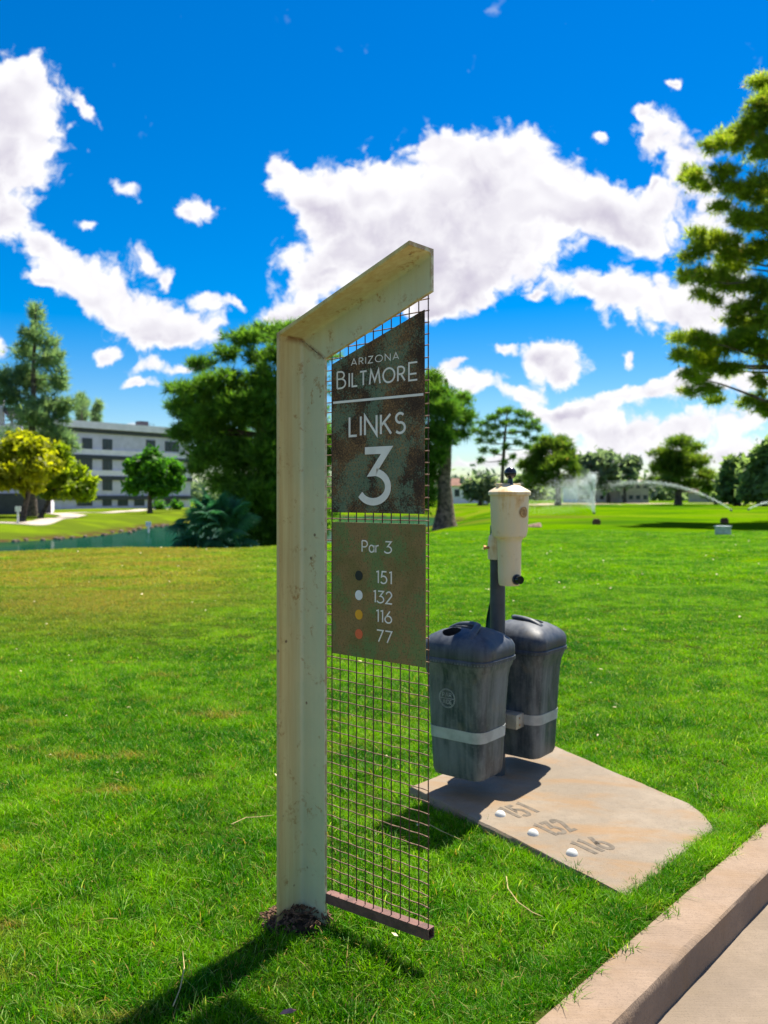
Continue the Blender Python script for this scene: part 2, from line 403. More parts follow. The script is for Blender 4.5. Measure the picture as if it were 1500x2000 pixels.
def m_cream():
    t = mat('aged_cream_plastic_stained')
    q = t.mapping(t.obj, scale=(9, 9, 2.2)); a = t.noise(q, 1.6, 5, .62, .3); b_ = t.noise(t.obj, 26, 4, .65)
    c = t.mix(t.step(a, .30, .70), (.64, .56, .40), (.74, .58, .32))
    c = t.mix(t.step(t.math('ADD', a, t.math('MULTIPLY', b_, .35)), .66, .86, 0, .75), c, (.52, .30, .10))
    c = t.mix(t.step(b_, .60, .72, 0, .4), c, (.34, .24, .13))
    t.put(t.b.inputs['Base Color'], c); t.put(t.b.inputs['Roughness'], t.step(a, .3, .7, .34, .55)); bump(t, b_, .1, .002)
    return t.m
M['cream'] = m_cream()
def m_glass():
    t = mat('dark_window_glass'); t.put(t.b.inputs['Base Color'], t.mix(t.noise(t.obj, .7, 2), (.02, .03, .045), (.06, .08, .10)))
    t.b.inputs['Specular IOR Level'].default_value = .3; t.b.inputs['Roughness'].default_value = .12; return t.m
M['glass'] = m_glass()
def m_water():
    t = mat('green_lake_water'); t.put(t.b.inputs['Base Color'], t.mix(t.noise(t.pos, .15, 3), (.003, .036, .021), (.007, .050, .031)))
    t.b.inputs['Roughness'].default_value = .05; t.b.inputs['IOR'].default_value = 1.333; t.b.inputs['Specular IOR Level'].default_value = .3
    q = t.mapping(t.pos, scale=(1.0, 1.6, 1))
    t.b.inputs['Specular IOR Level'].default_value = 0
    gl = t.node('ShaderNodeBsdfGlossy'); gl.inputs['Roughness'].default_value = .05
    mx = t.node('ShaderNodeMixShader'); mx.inputs[0].default_value = .22; t.l.new(t.b.outputs[0], mx.inputs[1]); t.l.new(gl.outputs[0], mx.inputs[2]); t.l.new(mx.outputs[0], t.out.inputs[0])
    bump(t, t.math('ADD', t.noise(q, 2.2, 3, .55), t.math('MULTIPLY', t.noise(q, 9, 2, .5), .35)), .10, .02)
    t.l.new(t.b.inputs['Normal'].links[0].from_socket, gl.inputs['Normal'])
    return t.m
M['water'] = m_water()
def m_drop():
    t = mat('water_droplets'); t.n.remove(t.b)
    a = t.node('ShaderNodeBsdfTranslucent'); a.inputs[0].default_value = (.93, .95, .97, 1)
    b = t.node('ShaderNodeBsdfDiffuse'); b.inputs[0].default_value = (.93, .95, .97, 1)
    mx = t.node('ShaderNodeMixShader'); mx.inputs[0].default_value = .5
    t.l.new(a.outputs[0], mx.inputs[1]); t.l.new(b.outputs[0], mx.inputs[2]); t.l.new(mx.outputs[0], t.out.inputs[0])
    return t.m
M['drop'] = m_drop()
# leaves
M['pine'] = leafmat('pine_needles', (.12, .20, .018), (.43, .50, .045), .52, (.34, .27, .08))
M['pine_mid'] = leafmat('olive_green_needles', (.045, .105, .016), (.19, .28, .032), .5, (.24, .19, .06))
M['pine_dark'] = leafmat('dark_pine_needles', (.035, .115, .020), (.17, .31, .032), .50)
M['conifer'] = leafmat('blue_green_needles', (.075, .165, .115), (.25, .34, .17), .5)
M['broad'] = leafmat('mid_green_leaves', (.020, .10, .008), (.11, .30, .016), .46)
M['yellow'] = leafmat('yellow_green_leaves', (.16, .19, .005), (.42, .42, .012), .5)
M['lime'] = leafmat('yellowish_mid_green_leaves', (.11, .18, .006), (.34, .42, .015), .5)
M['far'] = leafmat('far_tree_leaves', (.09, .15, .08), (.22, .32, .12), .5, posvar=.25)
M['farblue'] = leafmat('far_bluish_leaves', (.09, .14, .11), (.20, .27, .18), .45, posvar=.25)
M['palm'] = leafmat('blue_green_palm_fans', (.018, .11, .065), (.08, .25, .135), .42, rough=.6)

DRYPAL = ((.35, .265, .065), (.40, .30, .10))
def m_blade():
    """living turf blade: tint per blade, drift over the lawn, dry straw-coloured blades where the turf is thirsty"""
    t = mat('turf_blades'); t.n.remove(t.b)
    at = t.node('ShaderNodeAttribute', attribute_name='tint').outputs['Fac']
    n1 = t.noise(t.pos, 1.1, 3, .6); n2 = t.noise(t.pos, 5.0, 3, .6)
    f = t.math('ADD', t.math('MULTIPLY', at, .8), t.math('MULTIPLY', t.math('SUBTRACT', t.math('ADD', n1, n2), 1.0), 2.1), clamp=True)
    c = t.mix(f, (.024, .150, .0008), (.20, .43, .0012))
    dry = lawn_dry(t)
    c = t.mix(t.math('MULTIPLY', dry, t.step(at, .05, .55)), c, DRYPAL[0])
    c = t.mix(t.step(at, .90, .92), c, (.36, .50, .13))  # whitish highlights of the turf painted in as a few pale blades
    c = t.mix(t.step(at, .965, .975), c, DRYPAL[1])
    d = t.node('ShaderNodeBsdfPrincipled'); t.put(d.inputs['Base Color'], c); d.inputs['Roughness'].default_value = .45; d.inputs['Specular IOR Level'].default_value = .10
    tr = t.node('ShaderNodeBsdfTranslucent'); t.put(tr.inputs['Color'], t.mix(1.0, c, (1.5, 1.45, .5), 'MULTIPLY'))
    mx = t.node('ShaderNodeMixShader'); mx.inputs[0].default_value = .47
    t.l.new(d.outputs[0], mx.inputs[1]); t.l.new(tr.outputs[0], mx.inputs[2]); t.l.new(mx.outputs[0], t.out.inputs[0])
    return t.m
def lawn_dry(t):
    """thirsty turf: a belt along the top of the lake bank on the left, plus scattered small patches"""
    x, y, z = t.sep(t.pos)
    belt = t.math('MULTIPLY', t.step(y, 5.6, 10.0), t.step(t.math('ADD', x, t.math('MULTIPLY', y, .12)), 1.2, -2.2))
    belt = t.math('MULTIPLY', belt, t.step(y, 40, 26))
    pn = t.noise(t.mapping(t.pos, scale=(.5, 1.3, 1)), 1.0, 4, .6)
    a = t.math('MULTIPLY', belt, t.step(pn, .30, .56, .25, 1.0))
    b = t.math('MULTIPLY', t.step(t.noise(t.pos, 1.7, 4, .62), .60, .74), t.step(x, 1.0, -.6, .12, .55))
    far = t.math('MULTIPLY', t.step(y, 34, 44), t.step(t.noise(t.mapping(t.pos, scale=(.05, .16, 1)), 1, 3, .5), .50, .62, 0, .35))
    bank = t.math('MULTIPLY', t.step(x, -10, -15), t.step(y, 33, 38, 0, .30))
    sc_ = t.math('MULTIPLY', t.step(t.noise(t.mapping(t.pos, rot=(0, 0, .3), scale=(1.4, 4.0, 1)), 1.0, 3, .6), .60, .70), t.step(y, 9.5, 5.0, .3, 1.0))
    c = t.math('MULTIPLY', sc_, t.step(x, .8, -.8, .25, 1.0))
    return t.math('MAXIMUM', t.math('MAXIMUM', t.math('MAXIMUM', a, b), c), t.math('MAXIMUM', far, bank))
M['blade'] = m_blade()
def m_lawn():
    t = mat('lawn_turf')
    n0 = t.noise(t.pos, .22, 3, .5); n1 = t.noise(t.pos, 1.1, 3, .6); n2 = t.noise(t.pos, 14, 4, .7); n3 = t.noise(t.pos, 70, 3, .7)
    f = t.math('ADD', t.math('MULTIPLY', n2, .45), t.math('MULTIPLY', n3, .35))
    f = t.math('ADD', f, t.math('MULTIPLY', n1, .2))
    near = t.step(t.sep(t.pos)[1], 7, 15)
    c = t.mix(t.step(f, .34, .66), (.034, .125, .0008), (.125, .235, .001))
    c = t.mix(t.step(n0, .35, .65, 0, .4), c, (.125, .205, .002))
    band = t.noise(t.mapping(t.pos, scale=(.035, .11, 1)), 1, 3, .55)
    c = t.mix(t.math('MULTIPLY', t.step(band, .42, .55, .9, 0), t.step(t.sep(t.pos)[1], 24, 40)), c, (.030, .095, .004))
    c = t.mix(t.math('MULTIPLY', lawn_dry(t), .8), c, (.24, .185, .030))
    soil = t.mix(n2, (.05, .045, .012), (.03, .085, .005))
    c = t.mix(near, soil, c)
    z = t.sep(t.pos)[2]
    c = t.mix(t.math('MULTIPLY', t.step(z, -.78, -.95), t.step(t.noise(t.pos, .9, 3, .6), .40, .56)), c, (.075, .048, .022))
    t.put(t.b.inputs['Base Color'], c); t.b.inputs['Roughness'].default_value = 1; t.b.inputs['Specular IOR Level'].default_value = 0
    bump(t, f, .8, .04)
    return t.m
M['lawn'] = m_lawn()

# ------------------------------------------------------------------ plan coordinates
def gp(px, py, z=0.0):
    d = (CAMH - z) * F / (py - HOR); return Vector(((px - 750) / F * d, d, z))
def at(px, py, d): return Vector(((px - 750) / F * d, d, CAMH + (HOR - py) / F * d))
KO = Vector((.343, 1.946, 0)); KD = Vector((.6647, .7471, 0)).normalized(); KN = Vector((KD.y, -KD.x, 0))   # kerb inner edge: origin, direction, normal to the road
def kerb_s(x, y): return (x - KO.x) * KN.x + (y - KO.y) * KN.y

LAKE = [(-70, 22), (-40, 20.5), (-20, 23), (-8, 24.5), (-3.4, 30), (-1.5, 38), (.5, 48), (2.5, 60), (5.5, 74), (6.2, 88), (1, 95), (-8, 92), (-14, 84), (-16, 72), (-16.5, 60), (-16, 48), (-18.5, 41), (-26, 36.5), (-45, 33), (-70, 34)]
def catmull(P, k=6):
    P = np.array(P, float); out = []
    for i in range(len(P)):
        a, b, c, d = P[i - 1], P[i], P[(i + 1) % len(P)], P[(i + 2) % len(P)]
        for j in range(k):
            t = j / k
            out.append(.5 * ((2 * b) + (c - a) * t + (2 * a - 5 * b + 4 * c - d) * t * t + (3 * b - a - 3 * c + d) * t ** 3))
    return np.array(out)
def catmull_open(P_, k=8):
    P_ = [np.array(p, float) for p in P_]; out = []
    for i in range(len(P_) - 1):
        a, b_, c, d_ = P_[max(i - 1, 0)], P_[i], P_[i + 1], P_[min(i + 2, len(P_) - 1)]
        for j in range(k):
            t = j / k; out.append(.5 * ((2 * b_) + (c - a) * t + (2 * a - 5 * b_ + 4 * c - d_) * t * t + (3 * b_ - a - 3 * c + d_) * t ** 3))
    out.append(P_[-1]); return out
LP = catmull(LAKE)
def lake_dist(X, Y):
    best = np.full(X.shape, 1e9); inside = np.zeros(X.shape, bool)
    for i in range(len(LP)):
        ax, ay = LP[i - 1]; bx, by = LP[i]
        ex, ey = bx - ax, by - ay; L2 = ex * ex + ey * ey + 1e-12
        t = np.clip(((X - ax) * ex + (Y - ay) * ey) / L2, 0, 1)
        best = np.minimum(best, np.hypot(X - ax - t * ex, Y - ay - t * ey))
        cr = (ay > Y) != (by > Y)
        xi = ax + (Y - ay) / (by - ay + 1e-12) * ex
        inside ^= cr & (X < xi)
    return np.where(inside, -best, best)
def sstep(x, a, b):
    t = np.clip((x - a) / (b - a), 0, 1); return t * t * (3 - 2 * t)
def ground_h(X, Y):
    X = np.asarray(X, float); Y = np.asarray(Y, float)
    d = lake_dist(X, Y)
    h = -1.05 + 1.05 * sstep(d, -.6, 6.5) - .8 * sstep(-d, .3, 4)
    farside = sstep(Y - .35 * np.abs(X + 8), 30, 38) * sstep(-X, 12, 15)      # beyond the lake on the left: gentler bank
    h = h + (-.42 * farside) * sstep(d, .5, 8) 
    und = .05 * np.sin(X * .31 + 1) * np.sin(Y * .23) + .03 * np.sin(X * .9 + Y * .7)
    h = h + und * sstep(Y, 6, 14) * sstep(d, 1, 6)
    h = h + .25 * sstep(X, 6, 20) * sstep(Y, 45, 80) * (1 - sstep(Y, 100, 160))
    return h
def gz(x, y): return float(ground_h(np.array([x]), np.array([y]))[0])

# ------------------------------------------------------------------ lawn sheet
def lawn_sheet():
    xs = np.sinh(np.linspace(-5.6, 5.6, 330)) * 4.4; xs = xs[(xs > -620) & (xs < 620)]
    ys = np.concatenate([np.linspace(-25, 0, 14)[:-1], np.linspace(0, 18, 70)[:-1], np.linspace(18, 100, 190)[:-1], np.geomspace(100, 1500, 46)])
    X, Y = np.meshgrid(xs, ys); Z = ground_h(X, Y)
    m = bpy.data.meshes.new('lawn'); ny, nx = X.shape
    vs = np.stack([X, Y, Z], -1).reshape(-1, 3)
    idx = np.arange(ny * nx).reshape(ny, nx)
    fs = np.stack([idx[:-1, :-1], idx[:-1, 1:], idx[1:, 1:], idx[1:, :-1]], -1).reshape(-1, 4)
    m.from_pydata(vs.tolist(), [], fs.tolist())
    bm = bmesh.new(); bm.from_mesh(m); far = bm.copy()
    p = KO + KN * .004
    bmesh.ops.bisect_plane(bm, geom=bm.verts[:] + bm.edges[:] + bm.faces[:], plane_co=p, plane_no=KN, clear_outer=True)
    p2 = KO + KN * 5.2
    bmesh.ops.bisect_plane(far, geom=far.verts[:] + far.edges[:] + far.faces[:], plane_co=p2, plane_no=KN, clear_inner=True)
    tmp = bpy.data.meshes.new('tmp'); far.to_mesh(tmp); far.free()
    bm.from_mesh(tmp); bpy.data.meshes.remove(tmp)
    bm.to_mesh(m); bm.free()
    m.polygons.foreach_set('use_smooth', [True] * len(m.polygons))
    return tag(link('lawn', m, M['lawn']), kind='structure')
lawn_sheet()

# lake surface
mb = MB(); mb.add([(x, y, -1.0) for x, y in LP], [tuple(range(len(LP)))])
lk = mb.build('lake', M['water']); tag(lk, kind='structure')
bm = bmesh.new(); bm.from_mesh(lk.data); bmesh.ops.triangulate(bm, faces=bm.faces); bm.to_mesh(lk.data); bm.free()

# kerb: extruded profile with worn, slightly wavering edges
def kerb():
    prof = [(0, -.30), (0, -.012), (.004, .002), (.02, .006), (.122, .003), (.132, -.001), (.1365, -.008), (.137, -.02), (.137, -.102), (.137, -.30)]
    ss = np.concatenate([np.arange(-3, 4, .035), np.geomspace(4, 90, 60)])
    rings = []
    for s in ss:
        r = []
        for i, (a, z) in enumerate(prof):
            w1 = mnoise.noise(Vector((s * 3.1, i * .7, 0))) * .004 + mnoise.noise(Vector((s * 14, i * 1.9, 3))) * .0022
            if i in (0, 9): w1 = 0
            p = KO + KD * s + KN * (a + w1); r.append(Vector((p.x, p.y, z + w1 * .6)))
        rings.append(r)
    k = len(prof); b = MB(); b.loft(rings, True)
    return tag(b.build('kerb', M['kerb'], smooth=True, auto=28), kind='structure')
kerb()
b = MB()
p0, p1 = KO + KN * .115 - KD * 3, KO + KN * .115 + KD * 90
q0, q1 = KO + KN * 5.2 - KD * 3, KO + KN * 5.2 + KD * 90
b.hexa([Vector((v.x, v.y, -.3)) for v in (p0, q0, q1, p1)] + [Vector((v.x, v.y, -.1)) for v in (p0, q0, q1, p1)])
tag(b.build('road', M['road']), kind='structure')

# ------------------------------------------------------------------ concrete tee slab
SA, SB, SC_, SE, SD = gp(800, 1536, .05), gp(1226, 1751, .014), gp(1403, 1617, .014), gp(1361, 1576, .016), Vector((.725, 4.07, .05))
SPN = (SB - SA).cross(SC_ - SA).normalized()                     # the slab slopes down a little towards the kerb
SD.z = SA.z - ((SD - SA).x * SPN.x + (SD - SA).y * SPN.y) / SPN.z; SE.z = SA.z - ((SE - SA).x * SPN.x + (SE - SA).y * SPN.y) / SPN.z
_c0, _c1 = SC_.lerp(SB, .07), SC_.lerp(SE, .6)
SLAB = [SA, SB] + [(_c0 * (1 - t) ** 2 + SC_ * 2 * t * (1 - t) + _c1 * t * t) for t in (0, .25, .5, .75, 1)] + [SE.lerp(SD, .03), SD]
def densify(P, step):
    out = []
    for i in range(len(P)):
        a, c = P[i], P[(i + 1) % len(P)]; kk = max(1, int((c - a).length / step))
        out += [a.lerp(c, j / kk) for j in range(kk)]
    return out
slab_root = empty('tee_slab', gp(1100, 1600, 0), 'tan stained concrete slab with three yardage numbers, under the ball washer', 'slab')
b = MB(); ring = densify(SLAB, .03); r0 = []; r1 = []; r2 = []; r3 = []
cen = sum(ring, Vector()) / len(ring)
for i, p in enumerate(ring):
    j = mnoise.noise(p * 9) * .006 + mnoise.noise(p * 30) * .003
    o = (p - cen).normalized(); q = p + o * j
    r0.append(q * 1 - Vector((0, 0, .16))); r1.append(q - Vector((0, 0, .008))); r2.append(q - o * .007); r3.append(q - o * .03 + Vector((0, 0, .0006)))
b.loft([[rel(slab_root, p) for p in r] for r in (r0, r1, r2, r3)])
b.build('slab_body', M['slab'], slab_root, auto=40)

# ------------------------------------------------------------------ lettering: strokes of constant weight
def arc(cx, cy, rx, ry, a0, a1, k=12): return [(cx + rx * math.cos(R(a0 + (a1 - a0) * i / k)), cy + ry * math.sin(R(a0 + (a1 - a0) * i / k))) for i in range(k + 1)]
GLYPH = {
    'A': (.72, [[(0, 0), (.36, 1), (.72, 0)], [(.10, .27), (.62, .27)]]),
    'R': (.55, [[(0, 0), (0, 1)], [(0, 1), (.24, 1)] + arc(.24, .74, .27, .26, 90, -90) + [(0, .48)], [(.24, .48), (.55, 0)]]),
    'I': (.0, [[(0, 0), (0, 1)]]),
    'Z': (.60, [[(.02, 1), (.58, 1), (0, 0), (.60, 0)]]),
    'O': (.92, [arc(.46, .5, .46, .5, 90, 450, 32)]),
    'N': (.66, [[(0, 0), (0, 1), (.66, 0), (.66, 1)]]),
    'B': (.50, [[(0, 0), (0, 1)], [(0, 1), (.20, 1)] + arc(.20, .78, .22, .22, 90, -90) + [(0, .56)], [(.20, .56), (.22, .56)] + arc(.22, .28, .28, .28, 90, -90) + [(0, 0)]]),
    'L': (.42, [[(0, 1), (0, 0), (.42, 0)]]),
    'T': (.54, [[(0, 1), (.54, 1)], [(.27, 1), (.27, 0)]]),
    'M': (.86, [[(0, 0), (.12, 1), (.43, .2), (.74, 1), (.86, 0)]]),
    'E': (.44, [[(.44, 1), (0, 1), (0, 0), (.44, 0)], [(0, .36), (.40, .36)]]),
    'K': (.56, [[(0, 0), (0, 1)], [(.52, 1), (0, .42)], [(.17, .60), (.56, 0)]]),
    'S': (.50, [arc(.25, .76, .22, .24, 38, 262, 14) + arc(.24, .27, .26, .27, 82, -140, 14)]),
    'P': (.48, [[(0, 0), (0, 1)], [(0, 1), (.22, 1)] + arc(.22, .72, .26, .28, 90, -90) + [(0, .44)]]),
    'D': (.62, [[(0, 0), (0, 1), (.2, 1)] + arc(.2, .5, .42, .5, 90, -90) + [(0, 0)]]),
    'a': (.42, [[(.42, 0), (.42, .62)], arc(.21, .31, .21, .31, 0, 360, 22)]),
    'r': (.26, [[(0, 0), (0, .62)], [(0, .36)] + arc(.22, .38, .22, .24, 170, 82, 8)]),
    '1': (.16, [[(0, .94), (.16, 1), (.16, 0)]]),
    '2': (.52, [arc(.26, .72, .24, .28, 168, -18, 14) + [(.0, 0), (.53, 0)]]),
    '3': (.58, [[(.06, 1), (.55, 1), (.24, .57)] + arc(.24, .29, .33, .29, 78, -150, 18)]),
    '5': (.50, [[(.46, 1), (.12, 1), (.07, .56)] + arc(.22, .31, .27, .31, 112, -142, 16)]),
    '6': (.54, [[(.40, 1), (.05, .44)], arc(.27, .29, .27, .29, 0, 360, 24)]),
    '7': (.52, [[(0, 1), (.52, 1), (.14, 0)]]),
    '4': (.56, [[(.40, 0), (.40, 1), (0, .28), (.56, .28)]]),
}
def stroke(mb, pts, hw, fn, depth):
    """ribbon of half width hw along 2D pts with mitred joints; fn(x, y, h) -> 3D"""
    k = len(pts); closed = (Vector(pts[0]) - Vector(pts[-1])).length < 1e-6
    L = []; Rr = []
    for i in range(k):
        p = Vector(pts[i])
        a = Vector(pts[i - 1]) if i else (Vector(pts[-2]) if closed else None)
        c = Vector(pts[i + 1]) if i < k - 1 else (Vector(pts[1]) if closed else None)
        d0 = (p - a).normalized() if a is not None and (p - a).length > 1e-9 else None
        d1 = (c - p).normalized() if c is not None and (c - p).length > 1e-9 else None
        d0 = d0 or d1; d1 = d1 or d0
        n0 = Vector((-d0.y, d0.x)); n1 = Vector((-d1.y, d1.x)); mm = (n0 + n1)
        mm = mm.normalized() if mm.length > 1e-4 else n0
        s = hw / max(.34, mm.dot(n0))
        L.append(p + mm * s); Rr.append(p - mm * s)
    rings = [[fn(L[i].x, L[i].y, 0), fn(Rr[i].x, Rr[i].y, 0), fn(Rr[i].x, Rr[i].y, depth), fn(L[i].x, L[i].y, depth)] for i in range(k)]
    mb.loft(rings, True)
def write(mb, text, fn, gap=.22, hw=.055, depth=.0008, width=None, height=1.0, space=.4):
    """fn(x, y, h) maps text units (x already scaled to 0..width, y 0..height)"""
    x = 0; items = []
    for ch in text:
        if ch == ' ': x += space; continue
        wd, st = GLYPH[ch]; items.append((x, st)); x += wd + gap
    total = x - gap
    sx_ = (width / total) if width else height
    for x0, st in items:
        for s in st:
            stroke(mb, [((px_ + x0) * sx_, py_ * height) for px_, py_ in s], hw * height, fn, depth)

# ------------------------------------------------------------------ the sign
HEEL = Vector((-.0962 * 2.46, 2.46, 0)); SDIR = Vector((.755, -.656, 0)).normalized()
NRM = Vector((SDIR.y, -SDIR.x, 0))                       # towards the viewer's side
if NRM.y > 0: NRM = -NRM
def s_of(px):
    q = (px - 750) / F; h = HEEL.x / HEEL.y
    return HEEL.y * (q - h) / (SDIR.x - q * SDIR.y)
def z_of(px, py): return CAMH + (HOR - py) / F * (HEEL.y + s_of(px) * SDIR.y)
sign = empty('course_sign', HEEL, 'tall angled steel golf hole sign with patina plates and wire mesh standing on the lawn', 'sign')
def SP(s, z, bb): return SDIR * s + NRM * bb + Vector((0, 0, z))      # sign space, relative to the root

LEG, TH, Z0, ANG = .1016, .0098, 1.657, R(19.05)
SEND = s_of(847)
def L_profile():
    r = .011; p = [(0, 0), (LEG, 0), (LEG, TH * .75), (LEG - .002, TH)]
    p += [(TH + r + r * math.cos(R(a)), TH + r + r * math.sin(R(a))) for a in (270, 250, 230, 210, 190, 180)]
    p += [(TH, LEG - .002), (TH * .75, LEG), (0, LEG)]
    return p
PROF = L_profile()
FL = LEG * .955
def zmitre(a): return Z0 + a * (math.sin(ANG) - 1) / math.cos(ANG)
def zend(a): return Z0 + (SEND * math.sin(ANG) - a) / math.cos(ANG)
def steel_part(name, ringfn, nseg):
    b = MB(); rings = [[ringfn(i / nseg, a, bb * .955) for a, bb in PROF] for i in range(nseg + 1)]
    b.loft(rings, True); o = b.build(name, M['steel'], sign, auto=40)
    # where staining and painted warm bounce light go (the flange) and where rust starts (free edges, the welded mitre) are stored per vertex
    return o
def set_attr(o, fdirt_bounce, fedge):
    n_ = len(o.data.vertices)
    for nm, fn in (('dirt_bounce', fdirt_bounce), ('edge', fedge)):
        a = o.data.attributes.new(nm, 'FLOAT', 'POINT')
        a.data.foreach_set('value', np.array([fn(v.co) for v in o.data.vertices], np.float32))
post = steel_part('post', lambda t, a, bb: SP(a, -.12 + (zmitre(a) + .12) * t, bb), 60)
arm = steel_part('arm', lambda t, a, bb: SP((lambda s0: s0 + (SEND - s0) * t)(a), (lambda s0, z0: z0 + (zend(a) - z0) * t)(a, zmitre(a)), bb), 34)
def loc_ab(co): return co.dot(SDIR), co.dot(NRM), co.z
def p_dirt_bounce(co): s, bb, z = loc_ab(co); return min(1, max(0, (bb - .01) / .03))
def p_edge(co):
    s, bb, z = loc_ab(co); return max(math.exp(-abs(z - zmitre(s)) / .012), .75 * math.exp(-max(0, LEG - s) / .002), .3 * math.exp(-max(0, z - .06) / .06))
def a_edge(co):
    s, bb, z = loc_ab(co); low = Z0 + (s * math.sin(ANG) - LEG) / math.cos(ANG)
    return max(math.exp(-abs(z - zmitre(s)) / .012) if s < LEG + .01 else 0, .8 * math.exp(-abs(z - low) / .003), .75 * math.exp(-abs(SEND - s) / .003))
set_attr(post, p_dirt_bounce, p_edge); set_attr(arm, lambda co: .75 * p_dirt_bounce(co) + .12, a_edge)
# weld bead along the mitre
b = MB(); b.tube([SP(a, zmitre(a), TH + .001 + (.0 if a > .025 else .006)) for a in np.linspace(TH + .01, LEG - .002, 14)], .0013, 6)
b.build('weld_seam', simple('rusty_weld', (.40, .33, .20), .8, .1, .45, 60, .5), sign, smooth=True)

# wire mesh, each wire its own part (alike wires share a mesh)
sv = np.array([s_of(x) for x in (646, 662, 678, 694, 710.7, 727, 744.5, 762, 779.5, 797, 815.5, 834.3)])
SL, SR = LEG - .012, s_of(835.5)
MESHB = -.006
def wire_v(zt, i):
    b = MB(); zz = np.arange(.098, zt, .0149); b.tube([(0, 0, z) + Vector() if False else Vector((0, 0, z)) for z in zz] + [Vector((0, 0, zt))], .0016, 6)
    return b
for i, s in enumerate(sv):
    zt = Z0 + (s * math.sin(ANG) - LEG * .6) / math.cos(ANG)
    o = wire_v(zt, i).build('upright_wire', M['rusty'], sign, smooth=True)
    o.location = SP(s, 0, MESHB + (.0013 if i % 2 else .0010))
zrows = np.arange(.128, 1.80, .0297)
hw_mesh = {}
bh = MB(); kk = 46
bh.tube([SDIR * (SL + (SR - SL) * j / kk) + NRM * (.0012 * math.cos(math.pi * (j / kk) * 12)) for j in range(kk + 1)], .0016, 6)
hm = bh.mesh('cross_wire'); hm.materials.append(M['crosswire']); hm.polygons.foreach_set('use_smooth', [True] * len(hm.polygons))
for r, z in enumerate(zrows):
    smin = SL; zlow = lambda s: Z0 + (s * math.sin(ANG) - LEG * .8) / math.cos(ANG)
    if z < zlow(SL):
        o = bpy.data.objects.new('cross_wire', hm); col.objects.link(o); o.parent = sign; o.location = NRM * MESHB + Vector((0, 0, z + rng.normal(0, .0008)))
    else:
        s0 = ((z - Z0) * math.cos(ANG) + LEG * .8) / math.sin(ANG)
        if s0 < SR - .01:
            b = MB(); b.tube([SDIR * s0 + NRM * MESHB + Vector((0, 0, z)), SDIR * SR + NRM * MESHB + Vector((0, 0, z))], .0016, 6)
            b.build('cross_wire', M['crosswire'], sign, smooth=True)
# square tube at the foot of the mesh: hollow at its free end
def tube_ring(s, inset=0):
    zt = .089 + (s - LEG) / (SR - LEG) * .018; h = .0275; d0, d1 = -.022, .004
    return [SP(s, zt - h + inset, d1 - inset), SP(s, zt - h + inset, d0 + inset), SP(s, zt - inset, d0 + inset), SP(s, zt - inset, d1 - inset)]
b = MB(); sE = s_of(838)
b.loft([tube_ring(LEG - .004), tube_ring(sE), tube_ring(sE, .0035), tube_ring(sE - .06, .0035)], True)
b.build('bottom_rail', M['tube'], sign, auto=30)

# plates
PB = .004
def plate(name, pts, m, thick=.003):
    b = MB(); k = len(pts)
    bot = [SP(s, z, PB - thick) for s, z in pts]; top = [SP(s, z, PB) for s, z in pts]
    b.loft([bot, top], True); o = b.build(name, m, sign, bevel=.0006); return o
uL, uR = s_of(651), s_of(830.5)
up = plate('upper_plate', [(uL, z_of(651, 1000.5)), (uR, z_of(830.5, 1004)), (uR, z_of(830.5, 605)), (uL, z_of(651, 711.5))], M['plate_dark'])
lo = plate('lower_plate', [(s_of(651), z_of(651, 1275)), (s_of(832.5), z_of(832.5, 1304)), (s_of(832.5), z_of(832.5, 1024)), (s_of(651), z_of(651, 1019))], M['plate_olive'])
def wline(name, text, pxl, yl_base, yl_top, pxr, parent, m, gap=.22, hw=.055, space=.4, yr_base=None):
    s0, s1 = s_of(pxl), s_of(pxr); zb = z_of(pxl, yl_base); zt = z_of(pxl, yl_top); h = zt - zb
    zb1 = z_of(pxr, yr_base) if yr_base else zb
    b = MB(); wd = s1 - s0
    write(b, text, lambda x, y, d: SP(s0 + x, zb + (zb1 - zb) * x / wd + y, PB + .0002 + d), gap, hw, .0009, wd, h, space)
    b.build(name, m, parent)
wline('lettering', 'ARIZONA', 688.5, 714.3, 701.8, 781, up, M['letter'], .34, .065)
wline('lettering', 'B', 661, 759.5, 727.5, 677, up, M['letter'], .2, .05)
wline('lettering', 'ILTMOR', 684.5, 755.8, 729.5, 793, up, M['letter'], .26, .065)
wline('lettering', 'E', 801, 743.6, 709.5, 817, up, M['letter'], .2, .05)
b = MB(); sA, sB = s_of(653), s_of(829)
zA, zB = z_of(653, 787), z_of(829, 770.5)
for s0, s1 in ((sA, sB),):
    b.hexa([SP(s0, zA - .0032, PB + .0002), SP(s1, zB - .0032, PB + .0002), SP(s1, zB - .0032, PB + .001), SP(s0, zA - .0032, PB + .001), SP(s0, zA + .0032, PB + .0002), SP(s1, zB + .0032, PB + .0002), SP(s1, zB + .0032, PB + .001), SP(s0, zA + .0032, PB + .001)])
b.build('divider_line', M['letter'], up)
wline('lettering', 'LINKS', 685, 852, 815.5, 793, up, M['letter'], .24, .063)
wline('hole_number', '3', 710, 980, 881, 761, up, M['letter'], .2, .072)
wline('lettering', 'Par 3', 709.5, 1077.2, 1055.7, 767, lo, M['letter'], .17, .058, .36)
for tx, xl, yb, yt, xr in (('151', 737.5, 1138.2, 1115.2, 766.5), ('132', 732, 1175.6, 1153.2, 767.5), ('116', 737.5, 1213.5, 1191, 767), ('77', 738.5, 1252, 1229.8, 767.5)):
    wline('yardage', tx, xl, yb, yt, xr, lo, M['letter'], .2, .06)
